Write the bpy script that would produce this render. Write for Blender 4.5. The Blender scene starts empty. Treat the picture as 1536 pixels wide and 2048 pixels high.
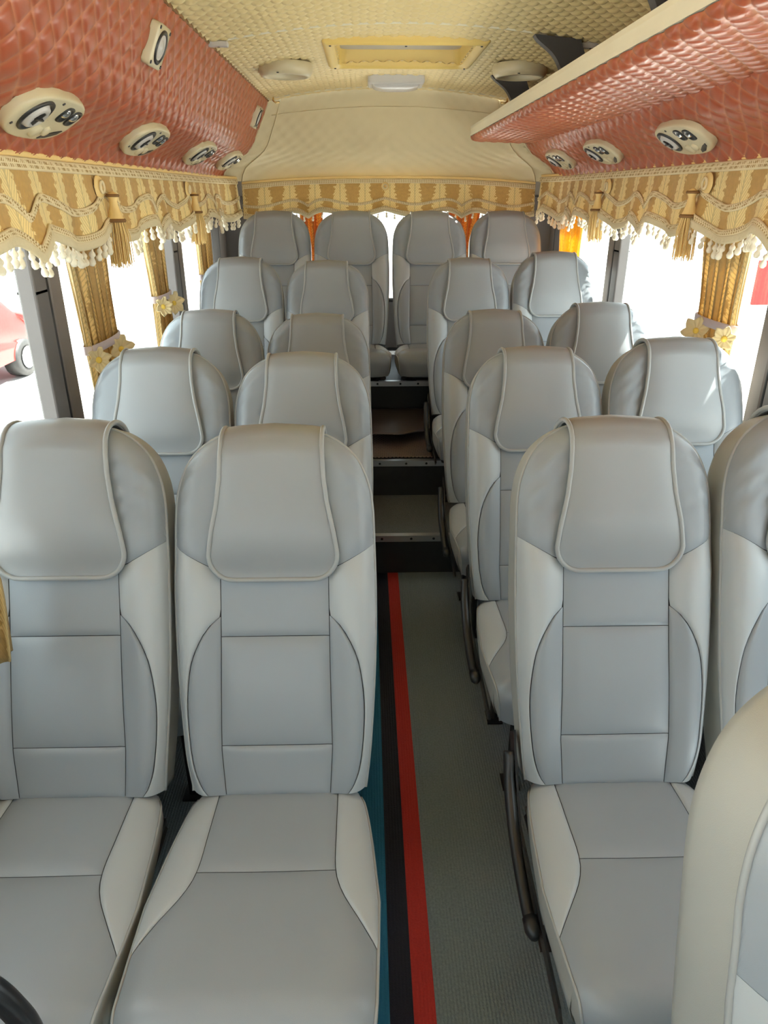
import bpy, bmesh, math, random
import numpy as np
from mathutils import Vector, Matrix

random.seed(7); rng = np.random.default_rng(7)
scene = bpy.context.scene
COL = scene.collection
PI = math.pi

# ------------------------------------------------------------------ camera, sky, sun, exposure
CAM_H = 1.57
FPX = 1420.0
PITCH = math.atan((1024 - 388) / FPX)
YAW = math.atan((768 - 730) / FPX * math.cos(PITCH))
cam_data = bpy.data.cameras.new('camera')
cam = bpy.data.objects.new('camera', cam_data); COL.objects.link(cam)
cam.location = (0, 0, CAM_H)
cam.rotation_euler = (PI / 2 - PITCH, 0, -YAW)
cam_data.sensor_fit = 'VERTICAL'; cam_data.sensor_height = 24.0
cam_data.lens = FPX / 2048 * 24.0
cam_data.clip_start = 0.02; cam_data.clip_end = 300
scene.camera = cam

world = bpy.data.worlds.new('sky'); scene.world = world
world.use_nodes = True
bg = world.node_tree.nodes['Background']
bg.inputs[0].default_value = (0.84, 0.94, 1.0, 1)
bg.inputs[1].default_value = 3.2

sun_d = bpy.data.lights.new('sun', 'SUN'); sun_d.energy = 44; sun_d.angle = math.radians(0.6)
sun_d.color = (1.0, 0.95, 0.88)
sun = bpy.data.objects.new('sun', sun_d); COL.objects.link(sun)
sun.rotation_euler = Vector((-0.50, -0.30, -1.0)).to_track_quat('-Z', 'Y').to_euler()

vs = scene.view_settings
vs.view_transform = 'Standard'; vs.look = 'None'; vs.gamma = 1.0; vs.use_curve_mapping = False
vs.exposure = 0.22
scene.cycles.max_bounces = 10; scene.cycles.diffuse_bounces = 6; scene.cycles.transparent_max_bounces = 12

# ------------------------------------------------------------------ materials
def srgb(r, g, b):
    f = lambda c: (c / 255 / 12.92) if c / 255 <= 0.04045 else ((c / 255 + 0.055) / 1.055) ** 2.4
    return (f(r), f(g), f(b), 1)

class MatB:
    def __init__(s, name):
        s.m = bpy.data.materials.new(name); s.m.use_nodes = True
        s.nt = s.m.node_tree; s.b = s.nt.nodes['Principled BSDF']; s.out = s.nt.nodes['Material Output']
    def n(s, t, **kw):
        x = s.nt.nodes.new(t)
        for k, v in kw.items(): setattr(x, k, v)
        return x
    def l(s, a, b): s.nt.links.new(a, b)
    def math(s, op, a, b=None, c=None):
        x = s.n('ShaderNodeMath', operation=op)
        for i, v in enumerate((a, b, c)):
            if v is None: continue
            if isinstance(v, (int, float)): x.inputs[i].default_value = v
            else: s.l(v, x.inputs[i])
        return x.outputs[0]
    def mix(s, fac, a, b):
        x = s.n('ShaderNodeMix', data_type='RGBA')
        for sock, v in ((x.inputs[0], fac), (x.inputs[6], a), (x.inputs[7], b)):
            if isinstance(v, (int, float)): sock.default_value = v
            elif isinstance(v, tuple): sock.default_value = v
            else: s.l(v, sock)
        return x.outputs[2]
    def noise(s, scale, detail=2, coord='Object', rough=0.5, vec=None):
        x = s.n('ShaderNodeTexNoise'); x.inputs['Scale'].default_value = scale
        x.inputs['Detail'].default_value = detail; x.inputs['Roughness'].default_value = rough
        s.l(vec if vec is not None else s.coord(coord), x.inputs['Vector']); return x.outputs[0]
    def coord(s, which='Object'):
        x = s.n('ShaderNodeTexCoord'); return x.outputs[which]
    def ramp(s, v, a, b):
        x = s.n('ShaderNodeMapRange'); x.inputs[1].default_value = a; x.inputs[2].default_value = b
        s.l(v, x.inputs[0]); return x.outputs[0]
    def bump(s, h, strength=0.3, dist=0.002):
        x = s.n('ShaderNodeBump'); x.inputs['Strength'].default_value = strength
        x.inputs['Distance'].default_value = dist
        s.l(h, x.inputs['Height']); s.l(x.outputs[0], s.b.inputs['Normal'])

def simple(name, col, rough=0.5, metal=0.0, var=0.06, vscale=6.0, bump=0.0, bscale=300, spec=0.5):
    M = MatB(name)
    c2 = tuple(min(1, c * (1 - var)) for c in col[:3]) + (1,)
    c1 = tuple(min(1, c * (1 + var)) for c in col[:3]) + (1,)
    M.l(M.mix(M.noise(vscale, 3), c2, c1), M.b.inputs['Base Color'])
    M.b.inputs['Roughness'].default_value = rough; M.b.inputs['Metallic'].default_value = metal
    M.b.inputs['Specular IOR Level'].default_value = spec
    if bump: M.bump(M.noise(bscale, 2), bump, 0.001)
    return M.m

MAT = {}
MAT['leather_mid'] = simple('grey_leatherette', (0.28, 0.312, 0.342, 1), 0.38, var=0.05, bump=0.12, bscale=900)
MAT['leather_light'] = simple('pale_grey_leatherette', (0.42, 0.455, 0.475, 1), 0.38, var=0.04, bump=0.12, bscale=900)
MAT['leather_flap'] = simple('headrest_leatherette', (0.285, 0.305, 0.32, 1), 0.36, var=0.05, bump=0.12, bscale=900)
MAT['leather_side'] = simple('seat_side_leatherette', (0.37, 0.375, 0.345, 1), 0.45, var=0.05, bump=0.12, bscale=900)
MAT['piping'] = simple('grey_piping', (0.34, 0.355, 0.355, 1), 0.4)
MAT['seam'] = simple('dark_thread', (0.05, 0.05, 0.055, 1), 0.8)
MAT['black_metal'] = simple('black_painted_steel', (0.012, 0.012, 0.014, 1), 0.3)
MAT['black_plastic'] = simple('black_plastic', (0.018, 0.018, 0.018, 1), 0.4)
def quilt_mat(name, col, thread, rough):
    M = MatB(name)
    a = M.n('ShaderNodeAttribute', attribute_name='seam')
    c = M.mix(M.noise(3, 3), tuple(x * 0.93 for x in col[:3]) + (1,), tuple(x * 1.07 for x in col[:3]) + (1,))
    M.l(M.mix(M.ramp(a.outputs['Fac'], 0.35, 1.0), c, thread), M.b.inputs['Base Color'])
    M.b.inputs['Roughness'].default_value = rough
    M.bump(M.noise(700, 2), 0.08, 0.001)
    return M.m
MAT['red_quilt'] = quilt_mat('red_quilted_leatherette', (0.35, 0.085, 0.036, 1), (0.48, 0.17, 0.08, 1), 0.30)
MAT['cream_quilt'] = simple('cream_quilted_leatherette', (0.72, 0.57, 0.28, 1), 0.5, var=0.05, vscale=2)
MAT['rear_quilt'] = simple('beige_quilted_leatherette', (0.62, 0.53, 0.33, 1), 0.5, var=0.05, vscale=2)
MAT['cream_plastic'] = simple('cream_plastic', (0.56, 0.49, 0.32, 1), 0.35)
MAT['hatch_plastic'] = simple('yellowed_plastic', (0.72, 0.52, 0.16, 1), 0.4)
MAT['grey_plastic'] = simple('grey_plastic', (0.5, 0.48, 0.45, 1), 0.35)
MAT['bracket'] = simple('charcoal_plastic', (0.05, 0.05, 0.052, 1), 0.5)
MAT['trim_white'] = simple('ivory_extrusion', (0.72, 0.66, 0.50, 1), 0.4)
MAT['chrome'] = simple('chrome', (0.75, 0.75, 0.74, 1), 0.15, 1.0)
MAT['brass'] = simple('brass_tube', (0.8, 0.6, 0.3, 1), 0.25, 1.0)
MAT['alu'] = simple('brushed_aluminium', (0.62, 0.62, 0.62, 1), 0.35, 1.0)
MAT['pillar'] = simple('dark_pillar_paint', (0.13, 0.12, 0.118, 1), 0.45)
MAT['pillar_brown'] = simple('brown_pillar_trim', (0.17, 0.145, 0.132, 1), 0.55)
MAT['rubber'] = simple('black_rubber', (0.02, 0.02, 0.02, 1), 0.6)
MAT['wall_panel'] = simple('grey_side_panel', (0.35, 0.34, 0.32, 1), 0.6)
MAT['riser'] = simple('black_step_vinyl', (0.022, 0.023, 0.024, 1), 0.45, bump=0.2, bscale=400)
MAT['braid'] = simple('cream_braid', (0.80, 0.68, 0.42, 1), 0.8, bump=0.6, bscale=350)
MAT['bobble'] = simple('cream_cotton', (0.82, 0.76, 0.60, 1), 0.9, bump=0.6, bscale=500)
MAT['heading'] = simple('beige_fringe_heading', (0.66, 0.57, 0.37, 1), 0.9, bump=0.8, bscale=420)
MAT['gold_cord'] = simple('gold_thread', (0.80, 0.58, 0.24, 1), 0.6, bump=0.5, bscale=600)
MAT['brown_cord'] = simple('brown_cord', (0.22, 0.11, 0.035, 1), 0.8)
MAT['lace'] = simple('cream_lace', (0.75, 0.62, 0.36, 1), 0.9)
MAT['lilac'] = simple('lilac_lace', (0.55, 0.48, 0.52, 1), 0.9)
MAT['yellow'] = simple('yellow_petal', (0.85, 0.60, 0.10, 1), 0.7)
MAT['ground'] = simple('pale_concrete', (0.54, 0.53, 0.51, 1), 0.9, var=0.12, vscale=0.6)
MAT['car_red'] = simple('red_car_paint', (0.40, 0.02, 0.015, 1), 0.25)
MAT['car_glass'] = simple('car_glass', (0.03, 0.035, 0.04, 1), 0.08)
MAT['white_paint'] = simple('white_paint', (0.8, 0.8, 0.8, 1), 0.5)
MAT['banner_red'] = simple('red_banner_cloth', (0.45, 0.015, 0.02, 1), 0.8)
MAT['lamp_lens'] = simple('frosted_lens', (0.46, 0.44, 0.42, 1), 0.25)

def fabric(name, base, motif, trans=0.25, period=0.155, vper=0.24):
    M = MatB(name)
    uv = M.coord('UV'); sep = M.n('ShaderNodeSeparateXYZ'); M.l(uv, sep.inputs[0])
    u, v = sep.outputs[0], sep.outputs[1]
    ph = M.math('MULTIPLY', u, 2 * PI / period)
    a = M.math('COSINE', ph)
    bshape = M.math('MULTIPLY', M.math('SINE', M.math('MULTIPLY', v, 2 * PI / vper)), 0.28)
    n1 = M.noise(70, 3, vec=uv); n1 = M.math('MULTIPLY', M.math('SUBTRACT', n1, 0.5), 2.2)
    jag = M.math('MULTIPLY', M.math('SINE', M.math('MULTIPLY', v, 2 * PI / 0.022)), 0.16)
    s = M.math('ADD', M.math('ADD', a, bshape), M.math('ADD', n1, jag))
    mask = M.ramp(s, -0.06, 0.10)
    # leaf veins: a herring-bone of fine lines mirrored about each motif's stem
    tri = M.math('ABSOLUTE', M.math('SUBTRACT', M.math('FRACT', M.math('ADD', M.math('DIVIDE', u, period), 0.5)), 0.5))
    hb = M.math('SINE', M.math('ADD', M.math('MULTIPLY', M.math('SUBTRACT', v, M.math('MULTIPLY', tri, period * 1.4)), 2 * PI / 0.016), M.math('MULTIPLY', n1, 1.2)))
    stem = M.math('GREATER_THAN', tri, 0.025)
    vein = M.math('MULTIPLY', M.ramp(hb, -1.0, -0.1), stem)
    dk = tuple(c * 0.72 for c in motif[:3]) + (1,)
    mc = M.mix(vein, dk, motif)
    bc = M.mix(M.noise(60, 2, vec=uv), tuple(c * 0.8 for c in base[:3]) + (1,), tuple(c * 1.15 for c in base[:3]) + (1,))
    col = M.mix(mask, bc, mc)
    M.l(col, M.b.inputs['Base Color']); M.b.inputs['Roughness'].default_value = 0.65
    M.b.inputs['Sheen Weight'].default_value = 0.2
    M.bump(M.math('ADD', mask, M.math('MULTIPLY', vein, 0.4)), 0.35, 0.002)
    t = M.n('ShaderNodeBsdfTranslucent'); M.l(col, t.inputs[0])
    mx = M.n('ShaderNodeMixShader'); mx.inputs[0].default_value = trans
    M.l(M.b.outputs[0], mx.inputs[1]); M.l(t.outputs[0], mx.inputs[2]); M.l(mx.outputs[0], M.out.inputs[0])
    return M.m
MAT['valance'] = fabric('gold_damask', (0.56, 0.345, 0.10, 1), (0.90, 0.72, 0.33, 1), 0.12)
MAT['curtain'] = fabric('gold_curtain_damask', (0.50, 0.34, 0.13, 1), (0.76, 0.58, 0.27, 1), 0.30, 0.12, 0.16)
MAT['rear_curtain'] = fabric('amber_curtain_damask', (0.50, 0.16, 0.03, 1), (0.70, 0.32, 0.06, 1), 0.35, 0.10, 0.16)
MAT['amber_curtain'] = fabric('yellow_curtain_damask', (0.75, 0.42, 0.04, 1), (0.85, 0.55, 0.10, 1), 0.45, 0.10, 0.16)

def braid_mat():
    M = MatB('crochet_braid')
    sep = M.n('ShaderNodeSeparateXYZ'); M.l(M.coord('UV'), sep.inputs[0]); u, v = sep.outputs[0], sep.outputs[1]
    w = M.math('SINE', M.math('MULTIPLY', u, 2 * PI / 0.011))
    av = M.math('ABSOLUTE', M.math('SUBTRACT', v, 0.5))
    hole = M.math('MULTIPLY', M.ramp(w, 0.0, 0.5), M.math('MULTIPLY', M.math('LESS_THAN', av, 0.30), M.math('GREATER_THAN', av, 0.06)))
    col = M.mix(hole, (0.74, 0.62, 0.38, 1), (0.36, 0.23, 0.08, 1))
    M.l(col, M.b.inputs['Base Color']); M.b.inputs['Roughness'].default_value = 0.85
    M.bump(M.math('SUBTRACT', M.math('MULTIPLY', M.noise(500, 2), 0.5), hole), 0.6, 0.002)
    return M.m
MAT['braid'] = braid_mat()

def glass_mat():
    M = MatB('window_glass')
    tr = M.n('ShaderNodeBsdfTransparent'); tr.inputs[0].default_value = (0.93, 0.96, 0.95, 1)
    gl = M.n('ShaderNodeBsdfGlossy'); gl.inputs['Roughness'].default_value = 0.02
    lw = M.n('ShaderNodeLayerWeight'); lw.inputs[0].default_value = 0.5
    fac = M.math('ADD', M.math('MULTIPLY', M.math('POWER', lw.outputs['Facing'], 5.0), 0.35), 0.02)
    mx = M.n('ShaderNodeMixShader'); M.l(fac, mx.inputs[0])
    M.l(tr.outputs[0], mx.inputs[1]); M.l(gl.outputs[0], mx.inputs[2]); M.l(mx.outputs[0], M.out.inputs[0])
    return M.m
MAT['glass'] = glass_mat()

def carpet_mat():
    M = MatB('striped_grey_carpet')
    sep = M.n('ShaderNodeSeparateXYZ'); M.l(M.coord('Object'), sep.inputs[0]); x = sep.outputs[0]
    grey = M.mix(M.noise(180, 3), (0.115, 0.15, 0.165, 1), (0.25, 0.30, 0.32, 1))
    red = M.mix(M.noise(200, 2), (0.40, 0.022, 0.018, 1), (0.55, 0.035, 0.028, 1))
    c = M.mix(M.math('LESS_THAN', x, 0.132), grey, red)
    c = M.mix(M.math('LESS_THAN', x, 0.085), c, (0.008, 0.010, 0.022, 1))
    c = M.mix(M.math('LESS_THAN', x, 0.035), c, (0.015, 0.16, 0.30, 1))
    c = M.mix(M.math('LESS_THAN', x, -0.05), c, grey)
    M.l(c, M.b.inputs['Base Color']); M.b.inputs['Roughness'].default_value = 0.75
    w = M.n('ShaderNodeTexWave'); w.bands_direction = 'X'; w.inputs['Scale'].default_value = 40
    w.inputs['Distortion'].default_value = 2.0; w.inputs['Detail Scale'].default_value = 6.0
    M.l(M.coord('Object'), w.inputs['Vector'])
    h = M.math('ADD', w.outputs[1], M.noise(260, 2))
    M.bump(h, 0.45, 0.003)
    return M.m
MAT['carpet'] = carpet_mat()

def step_carpet():
    M = MatB('grey_step_carpet')
    M.l(M.mix(M.noise(150, 3), (0.10, 0.115, 0.12, 1), (0.21, 0.23, 0.24, 1)), M.b.inputs['Base Color'])
    M.b.inputs['Roughness'].default_value = 0.7
    M.bump(M.noise(300, 2), 0.7, 0.004); return M.m
MAT['step_carpet'] = step_carpet()

def mat_mesh():
    M = MatB('perforated_brown_mat')
    mp = M.n('ShaderNodeMapping'); mp.inputs['Scale'].default_value = (75, 75, 75)
    mp.inputs['Rotation'].default_value = (0, 0, PI / 4)
    M.l(M.coord('Object'), mp.inputs[0])
    sep = M.n('ShaderNodeSeparateXYZ'); M.l(mp.outputs[0], sep.inputs[0])
    d = []
    for i in (0, 1):
        fx = M.math('SUBTRACT', M.math('FRACT', sep.outputs[i]), 0.5); d.append(M.math('MULTIPLY', fx, fx))
    r = M.math('SQRT', M.math('ADD', d[0], d[1]))
    hole = M.ramp(r, 0.26, 0.34)
    M.l(M.mix(hole, (0.02, 0.016, 0.015, 1), (0.24, 0.18, 0.155, 1)), M.b.inputs['Base Color'])
    M.b.inputs['Roughness'].default_value = 0.5
    M.bump(hole, 0.6, 0.003); return M.m
MAT['mesh_mat'] = mat_mesh()

# ------------------------------------------------------------------ mesh helpers
def link(name, me, mat=None, parent=None):
    o = bpy.data.objects.new(name, me); COL.objects.link(o)
    if mat is not None and len(me.materials) == 0: me.materials.append(MAT[mat] if isinstance(mat, str) else mat)
    if parent is not None: o.parent = parent
    return o

def mk(name, verts, faces, mat, parent=None, smooth=True, uv=None):
    me = bpy.data.meshes.new(name)
    me.from_pydata([tuple(map(float, v)) for v in verts], [], [tuple(map(int, f)) for f in faces])
    if smooth: me.polygons.foreach_set('use_smooth', [True] * len(me.polygons))
    if uv is not None:
        ul = me.uv_layers.new(name='UVMap')
        idx = np.empty(len(me.loops), dtype=np.int32); me.loops.foreach_get('vertex_index', idx)
        ul.data.foreach_set('uv', np.asarray(uv, dtype=np.float32)[idx].ravel())
    me.update()
    return link(name, me, mat, parent)

def gridvf(P, close_u=False, off=0):
    P = np.asarray(P, float); ny, nx = P.shape[:2]
    V = P.reshape(-1, 3); F = []
    for j in range(ny - 1):
        for i in range(nx if close_u else nx - 1):
            i2 = (i + 1) % nx
            F.append((off + j * nx + i, off + j * nx + i2, off + (j + 1) * nx + i2, off + (j + 1) * nx + i))
    return V, F

class MB:
    def __init__(s): s.v = []; s.f = []
    def add(s, V, F):
        o = len(s.v); s.v.extend([tuple(x) for x in V]); s.f.extend([tuple(o + i for i in f) for f in F]); return s
    def grid(s, P, close_u=False): return s.add(*gridvf(P, close_u))
    def box(s, c0, c1, bev=0.0):
        bm = bmesh.new()
        bmesh.ops.create_cube(bm, size=1.0)
        c0 = np.minimum(c0, c1) if False else np.array(c0, float); c1 = np.array(c1, float)
        for v in bm.verts:
            v.co = Vector([(c0[k] + c1[k]) / 2 + v.co[k] * (c1[k] - c0[k]) for k in range(3)])
        if bev: bmesh.ops.bevel(bm, geom=list(bm.edges), offset=bev, segments=2, profile=0.5, affect='EDGES')
        bm.normal_update(); bm.verts.index_update()
        s.add([v.co[:] for v in bm.verts], [[v.index for v in f.verts] for f in bm.faces]); bm.free(); return s
    def tube(s, path, r, seg=8, cap=True, closed=False):
        p = np.asarray(path, float); n = len(p)
        t = np.gradient(p, axis=0) if not closed else np.roll(p, -1, 0) - np.roll(p, 1, 0)
        t /= np.linalg.norm(t, axis=1)[:, None] + 1e-12
        ref = np.array([0, 0, 1.0]) if abs(t[0][2]) < 0.9 else np.array([1.0, 0, 0])
        u = np.cross(t[0], ref); u /= np.linalg.norm(u)
        rows = []
        rr = np.broadcast_to(np.asarray(r, float), (n,))
        for i in range(n):
            u = u - t[i] * (u @ t[i]); u /= np.linalg.norm(u) + 1e-12; w = np.cross(t[i], u)
            rows.append([p[i] + rr[i] * (math.cos(a) * u + math.sin(a) * w) for a in np.linspace(0, 2 * PI, seg, endpoint=False)])
        if closed: rows.append(rows[0])
        V, F = gridvf(np.array(rows), True)
        if cap and not closed:
            F = F + [tuple(range(seg))[::-1], tuple((n - 1) * seg + k for k in range(seg))]
        return s.add(V, F)
    def lathe(s, prof, seg=16, M=None):
        P = np.array([[(r * math.cos(a), r * math.sin(a), z) for a in np.linspace(0, 2 * PI, seg, endpoint=False)] for r, z in prof])
        if M is not None: P = P @ np.array(M)[:3, :3].T + np.array(M)[:3, 3]
        return s.grid(P, True)
    def prism(s, poly, axis, a, b):
        """extrude a 2-D polygon along axis from a to b"""
        n = len(poly); ax = [k for k in range(3) if k != axis]
        V = []
        for c in (a, b):
            for q in poly:
                p = [0, 0, 0]; p[axis] = c; p[ax[0]] = q[0]; p[ax[1]] = q[1]; V.append(p)
        F = [tuple(range(n)), tuple(range(2 * n - 1, n - 1, -1))] + [(i, (i + 1) % n, n + (i + 1) % n, n + i) for i in range(n)]
        return s.add(V, F)
    def build(s, name, mat, parent=None, smooth=True):
        o = mk(name, s.v, s.f, mat, parent, smooth)
        return o

def fixn(o):
    bm = bmesh.new(); bm.from_mesh(o.data); bmesh.ops.remove_doubles(bm, verts=bm.verts, dist=1e-6)
    bmesh.ops.recalc_face_normals(bm, faces=bm.faces); bm.to_mesh(o.data); bm.free(); return o

def sharp(o, ang=35):
    me = o.data; me.polygons.foreach_set('use_smooth', [True] * len(me.polygons))
    try: me.set_sharp_from_angle(angle=math.radians(ang))
    except Exception: pass
    return o

def empty(name, loc=(0, 0, 0)):
    o = bpy.data.objects.new(name, None); COL.objects.link(o); o.location = loc; o.empty_display_size = 0.05; return o

def tag(o, label, cat, group=None):
    o['label'] = label; o['category'] = cat
    if group: o['group'] = group
    return o

def struct(o): o['kind'] = 'structure'; return o

def catmull(pts, n):
    p = np.asarray(pts, float); p = np.vstack([2 * p[0] - p[1], p, 2 * p[-1] - p[-2]])
    out = []; m = len(p) - 3
    for k in range(m):
        for t in np.linspace(0, 1, n, endpoint=False):
            a, b, c, d = p[k:k + 4]
            out.append(0.5 * ((2 * b) + (c - a) * t + (2 * a - 5 * b + 4 * c - d) * t * t + (3 * b - a - 3 * c + d) * t ** 3))
    out.append(p[-2]); return np.array(out)

def smooth01(x): x = np.clip(x, 0, 1); return x * x * (3 - 2 * x)

# ------------------------------------------------------------------ room section data
XL, XR, XC = -0.90, 1.20, 0.15          # inner side walls and centre line
Y0, Y1 = -1.2, 4.68                     # front end, end of the red cove
PROF = catmull([(-0.852, 1.635), (-0.842, 1.668), (-0.812, 1.714), (-0.734, 1.765), (-0.692, 1.792), (-0.654, 1.837), (-0.629, 1.889), (-0.588, 1.971), (-0.548, 2.062)], 8)  # cove section (left)
PLEN = np.concatenate([[0], np.cumsum(np.linalg.norm(np.diff(PROF, axis=0), axis=1))])
def cove(side, y, s, off=0.0):
    x = np.interp(s, PLEN, PROF[:, 0]); z = np.interp(s, PLEN, PROF[:, 1])
    dx = np.interp(s + 0.01, PLEN, PROF[:, 0]) - np.interp(s - 0.01, PLEN, PROF[:, 0])
    dz = np.interp(s + 0.01, PLEN, PROF[:, 1]) - np.interp(s - 0.01, PLEN, PROF[:, 1])
    L = np.hypot(dx, dz); nx, nz = dz / L, -dx / L
    x = x + nx * off; z = z + nz * off
    if side > 0: x = 2 * XC - x
    return np.stack([x, y + 0 * x, z], -1)

def s_of_z(z): return float(np.interp(z, PROF[:, 1], PLEN))

def ceil_z(x):
    t = (x - XC) / 0.70
    return 2.062 + 0.065 * (1 - np.minimum(1, t * t))

def quilt(name, Lu, Lv, a, b, amp, n, surf, mat, parent=None, power=0.5, hole=None):
    """diamond quilting: real relief on surface surf(u, v, off)"""
    idx = {}; verts = []; faces = []
    pmax = int(math.ceil(Lu / a + Lv / b)) + 1
    qmin = -int(math.ceil(Lv / b)) - 1; qmax = int(math.ceil(Lu / a)) + 1
    U = []; Vv = []; Hh = []
    def vid(i, j):
        k = (i, j)
        if k in idx: return idx[k]
        p, q = i / n, j / n
        u = a * (p + q) / 2; v = b * (p - q) / 2
        fp, fq = p - math.floor(p), q - math.floor(q)
        h = amp * (abs(math.sin(PI * fp) * math.sin(PI * fq))) ** power
        idx[k] = len(U); U.append(min(max(u, 0), Lu)); Vv.append(min(max(v, 0), Lv)); Hh.append(h)
        return idx[k]
    for P in range(0, pmax):
        for Q in range(qmin, qmax):
            us = [a * (P + Q + k) / 2 for k in (0, 2)]; vsx = [b * (P - Q + k) / 2 for k in (-1, 1)]
            if us[1] <= 0 or us[0] >= Lu or vsx[1] <= 0 or vsx[0] >= Lv: continue
            for i in range(n):
                for j in range(n):
                    f = [vid(P * n + i, Q * n + j), vid(P * n + i + 1, Q * n + j), vid(P * n + i + 1, Q * n + j + 1), vid(P * n + i, Q * n + j + 1)]
                    uu = [U[k] for k in f]; vv = [Vv[k] for k in f]
                    if max(uu) - min(uu) < 1e-7 or max(vv) - min(vv) < 1e-7: continue
                    if hole is not None and hole(sum(uu) / 4, sum(vv) / 4): continue
                    faces.append(f)
    Pn = surf(np.array(U), np.array(Vv), np.array(Hh))
    o = mk(name, Pn, faces, mat, parent)
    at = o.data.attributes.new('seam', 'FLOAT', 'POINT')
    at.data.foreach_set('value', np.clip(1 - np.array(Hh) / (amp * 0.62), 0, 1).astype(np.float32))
    return o

# ------------------------------------------------------------------ outside
g = MB().box((-60, -40, -1.0), (60, 80, -0.9)).build('ground', 'ground', smooth=False); struct(g)

# ------------------------------------------------------------------ floor and steps
S1, Z1 = 2.83, 0.184
S2, Z2 = 3.30, 0.366
S3, Z3 = 3.97, 0.600
fl = MB().box((XL - 0.06, Y0, -0.05), (XR + 0.06, S1, 0)).build('floor', 'carpet', smooth=False); struct(fl)
for ya, yb, zt, nm in ((S1, S2, Z1, 'step_carpet'), (S2, S3, Z2, 'riser'), (S3, 4.97, Z3, 'riser')):
    o = MB().box((XL - 0.06, ya + 0.004, zt - 0.006), (XR + 0.06, yb, zt)).build('step_tread', nm, fl, False)
    o = MB().box((XL - 0.06, ya, -0.05), (XR + 0.06, ya + 0.006, zt - 0.004)).build('step_riser', 'riser', fl, False)
for k, (ya, zt) in enumerate(((S1, Z1), (S2, Z2), (S3, Z3))):
    t = MB().prism([(ya - 0.004, zt - 0.026), (ya - 0.004, zt + 0.003), (ya + 0.026, zt + 0.003), (ya + 0.026, zt + 0.0005), (ya - 0.0005, zt - 0.002), (ya - 0.0005, zt - 0.026)], 0, XL - 0.02, XR + 0.02).build('trim_%d' % (k + 1), 'alu', None, False)
    struct(fixn(t))
    for sx in (0.06, 0.19, 0.29):
        MB().lathe([(0.0001, 0.002), (0.004, 0.0015), (0.006, 0)], 10, Matrix.Translation((sx, ya - 0.004, zt - 0.012)) @ Matrix.Rotation(PI / 2, 4, 'X')).build('screw', 'black_metal', t)

# rubber mat curling up on the second step
nx, ny = 26, 30
P = np.zeros((ny, nx, 3))
for j in range(ny):
    s = j / (ny - 1)
    for i in range(nx):
        u = i / (nx - 1)
        y = S2 + 0.035 + s * 0.50
        P[j, i] = (0.0 + 0.325 * u, y, Z2 + 0.005 + 0.045 * smooth01((s - 0.42) / 0.3) * (0.55 + 0.45 * math.sin(2.2 + 3.2 * u)))
m = MB().grid(P)
mo = m.build('rubber_mat', 'mesh_mat'); sm = mo.modifiers.new('thick', 'SOLIDIFY'); sm.thickness = 0.004; sm.offset = 1
tag(mo, 'brown perforated rubber mat on the second step of the aisle', 'mat')
# plain brown piece lying over the rear half of the mat
P2 = np.zeros((16, 26, 3))
for j in range(16):
    s = j / 15
    for i in range(26):
        u = i / 25
        y0 = S2 + 0.20 + 0.10 * smooth01((u - 0.45) / 0.5)
        y = y0 + (S3 - 0.02 - y0) * s
        P2[j, i] = (0.0 + 0.325 * u, y, Z2 + 0.062 + 0.012 * math.sin(3 * u + 1) * (1 - s) + 0.02 * s)
MAT['brown_vinyl'] = simple('brown_vinyl', (0.09, 0.068, 0.06, 1), 0.45)
mo2 = MB().grid(P2).build('vinyl_mat', 'brown_vinyl'); sm = mo2.modifiers.new('thick', 'SOLIDIFY'); sm.thickness = 0.004; sm.offset = 1
tag(mo2, 'plain dark brown floor piece overlapping the perforated mat', 'mat')

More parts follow.
